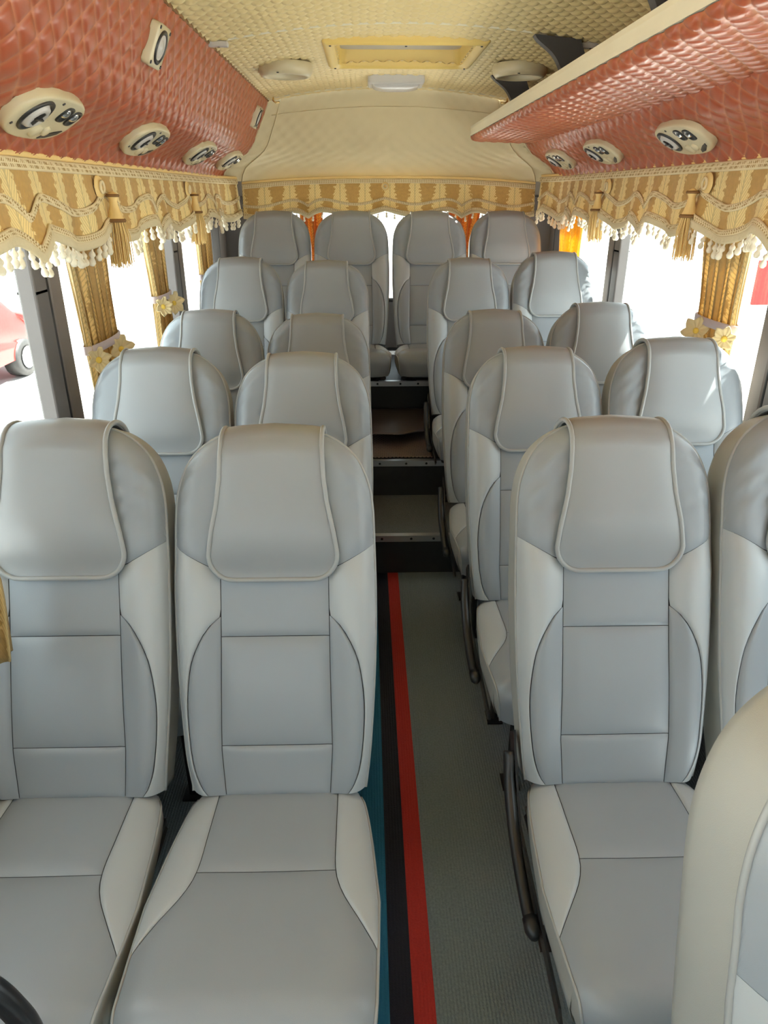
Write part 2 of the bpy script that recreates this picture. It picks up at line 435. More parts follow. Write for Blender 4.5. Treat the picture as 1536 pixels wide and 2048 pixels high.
# ------------------------------------------------------------------ side walls, pillars, windows
SILL = 0.80; HEAD = 1.52
win_n = [0]
def window(c0, c1, parent=None):
    win_n[0] += 1
    o = MB().box(c0, c1).build('window_%d' % win_n[0], 'glass', None, False); struct(o); return o
PILL = {-1: [(-1.2, -0.95), (0.40, 0.56), (2.03, 2.22), (3.56, 3.74), (4.47, 4.97)],
        1: [(-1.2, -0.95), (0.40, 0.56), (2.00, 2.17), (3.54, 3.72), (4.66, 4.97)]}
for side, nm in ((-1, 'wall_left'), (1, 'wall_right')):
    xi = XL if side < 0 else XR
    w = MB().box((min(xi, xi + side * 0.06), Y0, -0.05), (max(xi, xi + side * 0.06), 4.97, SILL)).build(nm, 'wall_panel', None, False); struct(w)
    MB().box((min(xi - side * 0.03, xi + side * 0.07), Y0, SILL), (max(xi - side * 0.03, xi + side * 0.07), 4.97, SILL + 0.03), 0.006).build('window_sill', 'pillar', w, False)
    MB().box((min(xi + side * 0.02, xi + side * 0.07), Y0, HEAD), (max(xi + side * 0.02, xi + side * 0.07), 4.97, 1.75)).build('header_panel', 'pillar', w, False)
    for k, (a, b) in enumerate(PILL[side]):
        mid = a + (b - a) * 0.45
        lo, hi = min(xi, xi + side * 0.06), max(xi, xi + side * 0.06)
        MB().box((lo + (0.012 if side < 0 else 0), a, SILL + 0.03), (hi - (0.012 if side > 0 else 0), mid, HEAD), 0.006).build('pillar', 'pillar', w, False)
        MB().box((lo, mid + 0.012, SILL + 0.03), (hi, b, HEAD), 0.01).build('pillar', 'pillar_brown', w, False)
        xs = xi + side * 0.008
        MB().tube([(xs, mid + 0.006, SILL + 0.03), (xs, mid + 0.006, 1.15), (xs, mid + 0.006, HEAD)], 0.009, 8).build('rubber_seal', 'rubber', w)
        if k in (1, 2, 3):
            MB().box((lo + (0.008 if side < 0 else 0.0), a + 0.004, 1.318), (hi - (0.008 if side > 0 else 0.0), mid - 0.004, 1.325)).build('joint_line', 'rubber', w, False)
    for (a0, a1), (b0, b1) in zip(PILL[side][:-1], PILL[side][1:]):
        xg = xi + side * 0.045
        window((xg - 0.003, a1, SILL + 0.03), (xg + 0.003, b0, HEAD))
    # quilted red cove
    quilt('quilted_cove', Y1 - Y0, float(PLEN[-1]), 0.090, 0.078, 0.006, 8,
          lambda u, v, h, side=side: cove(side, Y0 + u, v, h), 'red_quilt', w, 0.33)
    # padded backing of the cove (outer shell)
    q = np.array([[cove(side, y, s, -0.02) for s in np.linspace(0, PLEN[-1], 10)] for y in (Y0, 4.97)])
    MB().grid(q).build('roof_shell', 'wall_panel', w)

# front end below and around the windscreen (unseen, behind the camera); opening reduced to dim frontal light
wf = MB().box((XL - 0.06, Y0 - 0.06, -0.05), (XR + 0.06, Y0, 0.95)).build('wall_front', 'wall_panel', None, False); struct(wf)
MB().box((XL - 0.06, Y0 - 0.06, 1.62), (XR + 0.06, Y0, 2.32)).build('upper_panel', 'wall_panel', wf, False)
window((XL, Y0 - 0.04, 0.95), (XR, Y0 - 0.034, 1.62))

# ------------------------------------------------------------------ ceiling
def ceil_surf(u, v, h):
    x = XC - 0.70 + v
    z = ceil_z(x) - h
    return np.stack([x, Y0 + u, z], -1)
CY1 = 4.70
cl = quilt('ceiling', CY1 - Y0, 1.40, 0.066, 0.058, 0.009, 4, ceil_surf, 'cream_quilt', hole=lambda u, v: 3.25 < Y0 + u < 3.79 and -0.11 < XC - 0.70 + v < 0.44); struct(cl)
xs = np.linspace(XC - 0.70, XC + 0.70, 40)
MB().grid(np.array([[(x, y, ceil_z(x) + 0.20) for x in xs] for y in (Y0, 4.97)])).build('roof_skin', 'wall_panel', cl)
def ceil_strip(name, y, w, h, mat):
    rows = []
    for (dy, dz) in ((-w / 2, 0.002), (-w / 4, -h), (w / 4, -h), (w / 2, 0.002)):
        rows.append([(x, y + dy, ceil_z(x) + dz - 0.003) for x in xs])
    return MB().grid(np.array(rows)).build(name, mat)
for k, (y, nm) in enumerate(((2.99, 'trim_4'), (1.35, 'trim_5'), (4.62, 'trim_6'))):
    struct(ceil_strip(nm, y, 0.012, 0.005, 'trim_white'))
# piping along the cove / ceiling joint
for k, side in enumerate((-1, 1)):
    e = PROF[-1]; x = e[0] if side < 0 else 2 * XC - e[0]
    t = MB().tube([(x, y, e[1] - 0.004) for y in np.linspace(Y0, Y1, 20)], 0.006, 8).build('trim_%d' % (7 + k), 'brown_cord'); struct(t)
# small grey clips where the cross trim meets the cove
for side, lab in ((-1, 'small grey clip at the left end of the ceiling trim'), (1, 'small grey clip at the right end of the ceiling trim')):
    x = XC + side * 0.665
    o = MB().box((x - 0.035, 2.975, ceil_z(x) - 0.022), (x + 0.035, 3.005, ceil_z(x) - 0.004), 0.004).build('ceiling_clip', 'grey_plastic', None, False)
    tag(o, lab, 'clip', 'ceiling trim clips')
    MB().lathe([(0.0001, -0.002), (0.004, -0.0015), (0.005, 0)], 8, Matrix.Translation((x, 2.99, ceil_z(x) - 0.022))).build('screw', 'chrome', o)
# little gold hooks in the rear corners of the ceiling
for side, lab in ((-1, 'small brass hook in the left rear ceiling corner'), (1, 'small brass hook in the right rear ceiling corner')):
    x = XC + side * 0.66; z = float(ceil_z(x))
    o = MB().tube([(x, 4.60, z - 0.002), (x, 4.60, z - 0.02), (x - side * 0.012, 4.60, z - 0.03), (x - side * 0.035, 4.60, z - 0.028)], 0.005, 8).build('curtain_hook', 'brass')
    tag(o, lab, 'hook', 'ceiling corner hooks')

# ------------------------------------------------------------------ rear wall: quilted panel, window
wr = MB().box((XL - 0.06, 4.95, -0.05), (XR + 0.06, 5.0, 0.92)).build('wall_rear', 'pillar', None, False); struct(wr)
MB().box((XL - 0.06, 4.95, 1.56), (XR + 0.06, 5.0, 2.25)).build('upper_panel', 'wall_panel', wr, False)
for a, b in ((XL - 0.06, -0.60), (0.90, XR + 0.06)):
    MB().box((a, 4.93, 0.92), (b, 5.0, 1.56), 0.008).build('pillar', 'pillar', wr, False)
window((-0.60, 4.965, 0.92), (0.90, 4.971, 1.56))
MB().tube([(-0.60, 4.945, 0.92), (-0.60, 4.945, 1.56), (0.90, 4.945, 1.56), (0.90, 4.945, 0.92), (-0.60, 4.945, 0.92)], 0.014, 6).build('window_rubber', 'rubber', wr)
def rear_surf(u, v, h):
    # u across 0..2 (metres, nominal), v downwards 0..0.55
    t = v / 0.55; p = u / 2.0 * 2 - 1
    s = (1 - t) * PLEN[-1]
    xe = np.interp(s, PLEN, PROF[:, 0]); ze = np.interp(s, PLEN, PROF[:, 1])
    half = XC - xe
    x = XC + half * p
    zc = ze + (ceil_z(x) - 2.062) * (1 - t) ** 1.5
    bul = (1 - np.abs(p) ** 5)
    y = Y1 + 0.02 + (0.04 + 0.17 * t ** 0.8) * bul + 0.05 * t * (1 - bul)
    z = zc + 0.015 * t * bul
    return np.stack([x, y - h, z - 0.2 * h], -1)
rq = quilt('quilted_panel', 2.0, 0.55, 0.108, 0.082, 0.0035, 4, rear_surf, 'rear_quilt', wr, 0.35)
# vertical seam piping on both sides of the rear panel
for uu in (0.10, 1.90):
    vv = np.linspace(0.0, 0.55, 14); pts = rear_surf(np.full(14, uu), vv, np.full(14, 0.004))
    MB().tube(pts, 0.004, 6).build('seam_piping', 'rear_quilt', wr)
pts = rear_surf(np.linspace(0.06, 1.94, 40), np.full(40, 0.085), np.full(40, 0.004))
MB().tube(pts, 0.0035, 6).build('seam_piping', 'rear_quilt', wr)
for side in (-1, 1):
    pts = np.array([cove(side, Y1 + 0.002, s, 0.004) for s in np.linspace(0, PLEN[-1], 24)])
    MB().tube(pts, 0.007, 8).build('edge_piping', 'rear_quilt', wr)

# ------------------------------------------------------------------ seats
ALPHA = math.radians(20.5)
ZJ = 0.41
ES = np.array([0, math.sin(ALPHA), math.cos(ALPHA)]); EN = np.array([0, -math.cos(ALPHA), math.sin(ALPHA)])
OUT_R = catmull([(0.188, 0.0), (0.199, 0.1), (0.209, 0.25), (0.213, 0.4), (0.211, 0.53), (0.207, 0.62), (0.194, 0.675), (0.170, 0.718), (0.132, 0.750), (0.090, 0.765), (0.0, 0.772)], 8)
OUTL = np.vstack([OUT_R, (OUT_R[::-1] * [-1, 1])[1:]])
s_mono = np.linspace(0, 0.62, 60)
k62 = np.argmin(abs(OUT_R[:, 1] - 0.62))
def edge_x(s): return np.interp(s, OUT_R[:, 1], OUT_R[:, 0])
kmax = int(np.argmax(OUT_R[:, 0]))
def top_s(x):
    tail = OUT_R[kmax:][::-1]
    return np.interp(abs(x), tail[:, 0], tail[:, 1])
DEN = np.vstack([np.linspace(OUTL[i], OUTL[i + 1], 4, endpoint=False) for i in range(len(OUTL) - 1)])
def hfront(x, s):
    x = np.asarray(x, float); s = np.asarray(s, float)
    q = np.stack([x.ravel(), s.ravel()], -1)
    d = np.sqrt(((q[:, None, :] - DEN[None]) ** 2).sum(-1)).min(1).reshape(x.shape)
    R = 0.045
    rr = np.clip(1 - d / R, 0, 1)
    h = -0.036 * rr ** 2.8
    ax = np.abs(x)
    h = h + 0.020 * smooth01((ax - 0.10) / 0.06) * smooth01((0.60 - s) / 0.15) * smooth01((s + 0.05) / 0.15)
    h = h + 0.012 * np.exp(-((s - 0.20) / 0.13) ** 2) * (1 - smooth01((ax - 0.09) / 0.05))
    h = h + 0.014 * smooth01((s - 0.48) / 0.1)
    return h
def bpos(x, s, h):
    x = np.asarray(x, float); s = np.asarray(s, float); h = np.asarray(h, float)
    return np.stack([x, ES[1] * s + EN[1] * h, ZJ + ES[2] * s + EN[2] * h], -1)
HEDGE = hfront(OUTL[:, 0], OUTL[:, 1]) - 0.0045
def puff(U, V, a, pw=10): return a * (1 - np.abs(2 * U - 1) ** pw) * (1 - np.abs(2 * V - 1) ** pw)

def back_panel(name, mat, inner, outer, lo, hi, parent, nu=14, nv=18, pf=0.006, extra=None):
    """panel between x=inner(s) and outer(s); s between lo(u) and hi(u)"""
    U, V = np.meshgrid(np.linspace(0, 1, nu), np.linspace(0, 1, nv))
    # concentrate samples close to the seams
    g = lambda t: 0.5 - 0.5 * np.cos(PI * t)
    U, V = 0.35 * U + 0.65 * g(U), 0.35 * V + 0.65 * g(V)
    S = lo(U) + (hi(U) - lo(U)) * V
    X = inner(S) + (outer(S) - inner(S)) * U
    H = hfront(X, S) + puff(U, V, pf) - 0.004
    if extra is not None: H = H + extra(X, S)
    return MB().grid(bpos(X, S, H)).build(name, mat, parent)

G = 0.0007
ccx = lambda s: np.interp(s, [0, 0.1, 0.3, 0.45, 0.6], [0.112, 0.118, 0.115, 0.114, 0.114])
iarc_s = np.array([0.0, 0.02, 0.06, 0.12, 0.20, 0.28, 0.33, 0.365, 0.385]); iarc_x = np.array([0.150, 0.163, 0.176, 0.184, 0.187, 0.178, 0.160, 0.138, 0.1155])
_ia = catmull(np.stack([iarc_s, iarc_x], -1), 6)
iarc = lambda s: np.where(s < 0.385, np.interp(s, _ia[:, 0], _ia[:, 1]), ccx(s))
hseam = lambda x: np.interp(np.abs(x), [0, 0.13, 0.213], [0.47, 0.487, 0.533])

MESH_SEAT = {}
def seat_part(key, name, mat, fn, parent):
    if key not in MESH_SEAT:
        o = fn(); MESH_SEAT[key] = o.data
        return o
    return link(name, MESH_SEAT[key], None, parent)

def flap_profile():
    """(s, h, over) along the head cover: front bottom -> over the top -> down the back"""
    pts = []
    for s in np.linspace(0.463, 0.735, 26): pts.append((s, None))
    return pts

def build_seat(name, legs=(0.0, 0.0), arm_on=True):
    T = empty(name)
    K = lambda k: 'a_' + k
    # body: gusset and rear shell
    def body():
        rings = []
        n = len(OUTL)
        cen = np.array([0, 0.38])
        def ring(inset, h):
            d = OUTL - cen; L = np.linalg.norm(d, axis=1)[:, None]
            q = cen + d * (1 - inset / L)
            return bpos(q[:, 0], q[:, 1], np.full(n, h))
        q0 = OUTL; rings.append(bpos(q0[:, 0], q0[:, 1], HEDGE))
        for ins, h in ((-0.0005, -0.05), (-0.001, -0.075), (0.0, -0.10), (0.008, -0.118), (0.03, -0.127), (0.10, -0.132)):
            rings.append(ring(ins, h))
        m = MB().grid(np.array(rings))
        k = len(m.v); m.f.append(tuple(range(k - n, k)))
        m.f.append(tuple((r * n) for r in range(len(rings))) + tuple((r * n + n - 1) for r in range(len(rings)))[::-1])
        o = m.build('backrest', 'leather_side', T); return fixn(o)
    bk = seat_part('body', 'backrest', None, body, T)
    # dark lining seen in the stitched seams
    def lining():
        U, V = np.meshgrid(np.linspace(-1, 1, 24), np.linspace(0, 1, 40))
        S = V * 0.755; X = U * np.minimum(edge_x(np.minimum(S, 0.60)), 0.21)
        X = np.where(S > 0.60, U * np.array([[np.interp(s, OUT_R[k62:, 1], OUT_R[k62:, 0]) for s in r] for r in S]), X) * 0.93
        H = hfront(X, S) - 0.0075 - 0.009 * smooth01((S - 0.53) / 0.03)
        return MB().grid(bpos(X, S, H)).build('seam_lining', 'seam', bk)
    seat_part('lining', 'seam_lining', None, lining, bk)
    cst = lambda v: (lambda U: v + 0 * U)
    P = lambda key, nm, mat, *a, **k: seat_part(key, nm, None, lambda: back_panel(nm, mat, *a, T, **k), T)
    cin = lambda s: -ccx(s) + G; cout = lambda s: ccx(s) - G
    P('c1', 'lower_back_panel', 'leather_mid', cin, cout, cst(0.0), cst(0.110 - G))
    P('c2', 'middle_back_panel', 'leather_mid', cin, cout, cst(0.110 + G), cst(0.342 - G), nv=24)
    P('c3', 'upper_back_panel', 'leather_mid', cin, cout, cst(0.342 + G), lambda U: hseam((2 * U - 1) * 0.114) - G)
    for sd in (-1, 1):
        P('i%d' % sd, 'side_insert', 'leather_mid', lambda s, sd=sd: sd * (ccx(s) + G), lambda s, sd=sd: sd * np.maximum(iarc(s) - G, ccx(s) + G), cst(0.0), cst(0.3835), nv=26, nu=10)
        P('b%d' % sd, 'side_bolster', 'leather_light', lambda s, sd=sd: sd * (np.maximum(iarc(s), ccx(s)) + G), lambda s, sd=sd: sd * edge_x(s), cst(0.0),
          lambda U: hseam(0.115 + 0.098 * U) - G, nv=34, nu=12)
    def head():
        U, V = np.meshgrid(np.sin(np.linspace(-1, 1, 34) * PI / 2), np.linspace(0, 1, 18))
        g = lambda t: 0.5 - 0.5 * np.cos(PI * t)
        V = 0.4 * V + 0.6 * g(V)
        X = U * 0.2105
        lo = hseam(X) + G; hi = np.maximum(top_s(X), lo + 0.0005)
        S = lo + (hi - lo) * V
        H = hfront(X, S) + puff(0.5 + U / 2, V, 0.006) - 0.004
        # gathered folds beside the head cover
        ax = np.abs(X)
        H = H + 0.005 * np.sin((ax * 0.8 + S) * 150) * smooth01((ax - 0.10) / 0.02) * smooth01((0.205 - ax) / 0.04) * smooth01((S - 0.55) / 0.05) * smooth01((0.74 - S) / 0.05)
        return MB().grid(bpos(X, S, H)).build('head_panel', 'leather_mid', T)
    seat_part('head', 'head_panel', None, head, T)
    def edge_pipe():
        d = OUTL; p = bpos(d[:, 0], d[:, 1], HEDGE + 0.001)
        return MB().tube(p, 0.0038, 6).build('edge_piping', 'piping', T)
    seat_part('epipe', 'edge_piping', None, edge_pipe, T)
    # head cover draped over the top
    def flapgrid(extra=0.0):
        rows = []
        def wid(s):
            sb = 0.463; r = 0.05
            w = np.interp(s, [sb, 0.515, 0.56, 0.62, 0.68, 0.75, 0.8], [0.133, 0.134, 0.127, 0.114, 0.107, 0.104, 0.103])
            if s < sb + r:
                q = r - (s - sb); w = w - r + math.sqrt(max(r * r - q * q, 0))
            return w
        fs = list(0.463 + 0.05 * (1 - np.cos(np.linspace(0, PI / 2, 10)))) + list(np.linspace(0.525, 0.735, 16))
        path = [(s, 'f') for s in fs]
        for a in np.linspace(12, 168, 12): path.append((a, 't'))
        for s in np.linspace(0.73, 0.50, 8): path.append((s, 'b'))
        nu = 21; xs = np.linspace(-1, 1, nu); xs = np.sign(xs) * (0.4 * np.abs(xs) + 0.6 * np.sin(np.abs(xs) * PI / 2))
        for val, kind in path:
            if kind == 'f':
                w = wid(val); X = xs * w; S = np.full(nu, val)
                base = np.maximum(hfront(X * 0.9, S), 0.0) if val > 0.62 else hfront(X * 0.9, S)
                H = base + 0.013 + 0.010 * (1 - np.abs(xs) ** 4) * smooth01((val - 0.463) / 0.06)
                H = np.maximum(H, 0.02) if val > 0.56 else H
                S = S - (0.772 - np.array([top_s(x) for x in X])) * smooth01((val - 0.62) / 0.11)
            elif kind == 't':
                a = math.radians(val); w = 0.104; X = xs * w
                drop = 0.772 - np.array([top_s(x) for x in X])
                cx = -0.0525; rx = 0.0755
                S = 0.737 + 0.052 * np.sin(a) - drop + 0 * X
                H = cx + rx * math.cos(a) * np.ones(nu) + 0.004 * (1 - np.abs(xs) ** 4) * math.cos(a)
            else:
                w = 0.104; X = xs * w
                S = np.full(nu, val) - (0.772 - np.array([top_s(x) for x in X])) * smooth01((val - 0.55) / 0.15)
                H = np.full(nu, -0.130 - 0.004)
            rows.append(bpos(X, S, H))
        return np.array(rows)
    def flap():
        o = MB().grid(flapgrid()).build('head_cover', 'leather_flap', T)
        md = o.modifiers.new('thick', 'SOLIDIFY'); md.thickness = 0.007; md.offset = -1
        return fixn(o)
    if 'flap' not in MESH_SEAT:
        o = MB().grid(flapgrid()).build('head_cover', 'leather_flap', T); MESH_SEAT['flap'] = o.data; hc = o
        R = flapgrid()
        nfr = len(R)
        path = [R[j, 0] for j in range(nfr - 1, 0, -1)] + [R[0, i] for i in range(0, R.shape[1])] + [R[j, -1] for j in range(1, nfr)]
        p = np.array(path); keep = [0]
        for i in range(1, len(p)):
            if np.linalg.norm(p[i] - p[keep[-1]]) > 0.004: keep.append(i)
        p = p[keep]
        MB().tube(p, 0.0052, 7).build('cover_piping', 'piping', hc); MESH_SEAT['fpipe'] = hc.children[0].data
    else:
        hc = link('head_cover', MESH_SEAT['flap'], None, T); link('cover_piping', MESH_SEAT['fpipe'], None, hc)
    md = hc.modifiers.new('thick', 'SOLIDIFY'); md.thickness = 0.007; md.offset = -1

    # ---- cushion
    BETA = math.radians(5.5)
    def cpath(t):
        """arc along the cushion top, over the front roll and down"""
        t = np.asarray(t, float); tf = 0.435; r = 0.055
        y = -t * math.cos(BETA); z = ZJ + t * math.sin(BETA)
        a = np.clip((t - tf) / r, 0, PI / 2 + BETA + 0.15)
        yf, zf = -tf * math.cos(BETA), ZJ + tf * math.sin(BETA)
        ey, ez = np.array([-math.cos(BETA), math.sin(BETA)]), np.array([math.sin(BETA), math.cos(BETA)])
        yr = yf + ey[0] * r * np.sin(a) - ez[0] * r * (1 - np.cos(a)); zr = zf + ey[1] * r * np.sin(a) - ez[1] * r * (1 - np.cos(a))
        rest = np.maximum(t - tf - r * (PI / 2 + BETA + 0.15), 0)
        am = PI / 2 + BETA + 0.15
        dy = ey[0] * math.cos(am) - ez[0] * math.sin(am); dz = ey[1] * math.cos(am) - ez[1] * math.sin(am)
        yr = yr + dy * rest; zr = zr + dz * rest
        Y = np.where(t > tf, yr, y); Z = np.where(t > tf, zr, z)
        ny = -(math.sin(BETA)) * 0 + np.where(t > tf, ey[0] * np.sin(a) + ez[0] * np.cos(a), ez[0])
        nz = np.where(t > tf, ey[1] * np.sin(a) + ez[1] * np.cos(a), ez[1])
        return Y, Z, ny, nz
    TE = 0.60
    ew = lambda t: np.interp(t, [-0.035, 0.0, 0.05, 0.12, 0.25, 0.35, 0.45, 0.52, TE], [0.172, 0.186, 0.194, 0.202, 0.213, 0.210, 0.206, 0.202, 0.192])
    _wi = catmull([(0, 0.128), (0.10, 0.129), (0.19, 0.131), (0.245, 0.146), (0.30, 0.178), (0.348, 0.2095)], 6)
    bx_ = lambda t: np.where(t < 0.348, np.interp(t, _wi[:, 0], _wi[:, 1]), ew(t))
    def cpos(X, Tt, H):
        Y, Z, ny, nz = cpath(Tt)
        return np.stack([X, Y + ny * H, Z + nz * H], -1)
    def ch(X, Tt):
        r = np.clip(np.abs(X) / ew(Tt), 0, 1)
        h = -0.026 * r ** 7
        h = h - 0.006 * (1 - r ** 2) * np.exp(-((Tt - 0.2) / 0.15) ** 2)
        return h
    def cpanel(nm, mat, a, b, t0, t1, nu, nv, pf=0.006, side=None):
        U, V = np.meshgrid(np.linspace(0, 1, nu), np.linspace(0, 1, nv))
        g = lambda t: 0.5 - 0.5 * np.cos(PI * t)
        U, V = 0.35 * U + 0.65 * g(U), 0.35 * V + 0.65 * g(V)
        Tt = t0 + (t1 - t0) * V
        X = a(Tt) + (b(Tt) - a(Tt)) * U
        if side is None: pfv = puff(U, V, pf)
        else: pfv = puff(U, V, pf)
        return MB().grid(cpos(X, Tt, ch(X, Tt) + pfv - 0.003)).build(nm, mat, cu)
    def cbody():
        rows = []
        for t in np.concatenate([np.linspace(-0.035, 0.43, 14), np.linspace(0.45, TE, 10)]):
            e = float(ew(t)); Y, Z, ny, nz = cpath(t); zb = 0.318
            prof = []
            hh = -0.030
            for x, f in ((e, 0.0), (e + 0.002, 0.25), (e + 0.001, 0.55), (e - 0.006, 0.85), (e - 0.02, 1.0)):
                y = Y + ny * hh; z = Z + nz * hh
                zz = z + (zb - z) * f if z > zb else z
                yy = y + (0.05 * f if t > 0.44 else 0)
                prof.append((x, yy, zz))
            rows.append(prof + [(-x, y, z) for x, y, z in prof[::-1]])
        m = MB().grid(np.array(rows))
        n = len(rows[0]); m.f.append(tuple(range(n))); k = len(m.v); m.f.append(tuple(range(k - 1, k - 1 - n, -1)))
        # lid under the panels
        return fixn(m.build('cushion', 'leather_side', T))
    cu = seat_part('cbody', 'cushion', None, cbody, T)
    def clid():
        U, V = np.meshgrid(np.linspace(-1, 1, 20), np.linspace(0, 1, 40))
        Tt = -0.035 + V * (TE + 0.035); X = U * ew(Tt) * 0.95
        return MB().grid(cpos(X, Tt, ch(X, Tt) - 0.0055)).build('cushion_lining', 'seam', cu)
    seat_part('clid', 'cushion_lining', None, clid, cu)
    C = lambda key, nm, *a, **k: seat_part(key, nm, None, lambda: cpanel(nm, *a, **k), cu)
    C('k1', 'rear_cushion_panel', 'leather_mid', lambda t: -bx_(t) + G, lambda t: bx_(t) - G, -0.035, 0.195 - G, 16, 16)
    C('k2', 'front_cushion_panel', 'leather_mid', lambda t: -bx_(t) + G, lambda t: bx_(t) - G, 0.195 + G, TE, 22, 40)
    for sd in (-1, 1):
        C('w%d' % sd, 'cushion_wing', 'leather_light', lambda t, sd=sd: sd * (bx_(t) + G), lambda t, sd=sd: sd * np.maximum(ew(t), bx_(t) + G), -0.035, 0.3465, 10, 24)
    for sd in (-1, 1):
        def cpipe(sd=sd):
            t = np.linspace(-0.02, TE, 40); X = sd * ew(t)
            return MB().tube(cpos(X, t, np.full(40, -0.028)), 0.003, 6).build('cushion_piping', 'piping', cu)
        seat_part('cpipe%d' % sd, 'cushion_piping', None, cpipe, cu)

    # ---- frame below
    def frame():
        m = MB()
        for sd in (-1, 1):
            m.tube([(sd * 0.17, 0.02, 0.298), (sd * 0.17, -0.38, 0.298)], 0.014, 8)
        for y in (-0.34, -0.06): m.tube([(-0.17, y, 0.298), (0.17, y, 0.298)], 0.012, 8)
        m.box((-0.18, -0.40, 0.305), (0.18, 0.03, 0.318))
        return m.build('seat_frame', 'black_metal', T, False)
    seat_part('frame', 'seat_frame', None, frame, T)
    zf, zr = legs
    for i, (y, zb) in enumerate(((-0.34 if legs == (0, 0) else -0.26, zf), (-0.06, zr))):
        for sd in (-1, 1):
            key = 'leg_%.3f_%.3f' % (y, zb)
            def leg(y=y, zb=zb):
                m = MB().tube([(0, y, zb + 0.006), (0, y, 0.298)], 0.013, 8); m.box((-0.025, y - 0.03, zb), (0.025, y + 0.03, zb + 0.007))
                return m.build('leg', 'black_metal', T, False)
            o = seat_part(key, 'leg', None, leg, T); o.location.x = sd * 0.12
    # hinge arm along the aisle-side flank of the cushion
    def arm():
        m = MB()
        p = catmull([(-0.222, 0.055, 0.455), (-0.226, 0.01, 0.40), (-0.228, -0.08, 0.345), (-0.228, -0.20, 0.315), (-0.226, -0.255, 0.312)], 8)
        m.tube(p, np.linspace(0.013, 0.012, len(p)), 8)
        m.tube([(-0.226, -0.235, 0.313), (-0.226, -0.262, 0.312), (-0.226, -0.275, 0.311)], [0.016, 0.016, 0.008], 8)
        return m.build('hinge_arm', 'black_plastic', T)
    if arm_on: seat_part('arm', 'hinge_arm', None, arm, T)
    def bracket():
        m = MB().prism([(0.07, 0.50), (0.10, 0.47), (0.06, 0.40), (0.02, 0.33), (-0.40, 0.285), (-0.42, 0.30), (-0.40, 0.315), (-0.05, 0.35), (0.03, 0.44)], 0, -0.2135, -0.2085)
        return m.build('side_bracket', 'black_metal', T, False)
    if arm_on: seat_part('brk', 'side_bracket', None, bracket, T)
    return T

rows = [1.13, 1.89, 2.65, 3.49]
dzs = [0.0, 0.0, 0.0, 0.135]
ordn = ['nearest', 'second', 'third', 'fourth']
def place(x, y, dz, label, legs, rz=0.0, arm=False):
    t = build_seat('bus_seat', legs, arm)
    t.location = (x, y, dz); t.rotation_euler.z = rz
    t.scale.x = 0.982
    tag(t, label, 'seat', 'grey bus seats'); return t
COLX = {'lw': (-0.626, 'window seat on the left'), 'la': (-0.196, 'aisle seat on the left'), 'ra': (0.522, 'aisle seat on the right'), 'rw': (0.950, 'window seat on the right')}
tweak = {'lw': (0.012, 0.0), 'la': (-0.004, 0.0), 'ra': (0.006, 0.012), 'rw': (0.035, 0.0)}
for r in range(4):
    for c in ('lw', 'la', 'ra', 'rw'):
        x, txt = COLX[c]
        dzl = 0.0
        legs = (0, 0) if r < 3 else (Z1 - 0.135 - 0.0, Z2 - 0.135)
        t = place(x, rows[r] + tweak[c][1] + random.uniform(-0.008, 0.008), dzs[r], 'grey leatherette bus %s, %s full row to the camera' % (txt, ordn[r]) if r == 0 else 'grey leatherette bus %s, %s row from the camera' % (txt, ordn[r]), legs, random.uniform(-0.002, 0.002), c == 'ra')
        t.scale.z = 1.0 + tweak[c][0] * 0.9
def recline(t, deg):
    M = Matrix.Translation((0, 0, ZJ)) @ Matrix.Rotation(math.radians(-deg), 4, 'X') @ Matrix.Translation((0, 0, -ZJ))
    for ch in t.children:
        if ch.name.split('.')[0] in ('backrest', 'lower_back_panel', 'middle_back_panel', 'upper_back_panel', 'side_insert', 'side_bolster', 'head_panel', 'edge_piping', 'head_cover'):
            ch.matrix_local = M
s0 = place(0.535, 0.285, 0.0, 'grey leatherette seat cropped by the lower right picture corner', (0, 0), 0.12, True)
s0.scale.z = 1.03; recline(s0, -8.5)
for x, nm in ((-0.535, 'leftmost of the four'), (-0.083, 'second from the left of the four'), (0.379, 'third from the left of the four'), (0.831, 'rightmost of the four')):
    t = place(x, 4.26, 0.345, 'grey rear bench seat below the back window, %s' % nm, (Z3 - 0.345, Z3 - 0.345)); t.scale.x = 1.03 if abs(x - 0.15) < 0.4 else 1.0

# ------------------------------------------------------------------ valances
SCAL = catmull([(0, 0.0), (0.05, -0.018), (0.11, -0.038), (0.18, -0.050), (0.25, -0.045), (0.32, -0.026), (0.385, -0.010), (0.43, -0.012), (0.47, -0.032), (0.5, -0.058)], 8)
def scallop(ph):
    ph = ph - np.floor(ph); ph = np.minimum(ph, 1 - ph)
    return np.interp(ph, SCAL[:, 0], SCAL[:, 1])

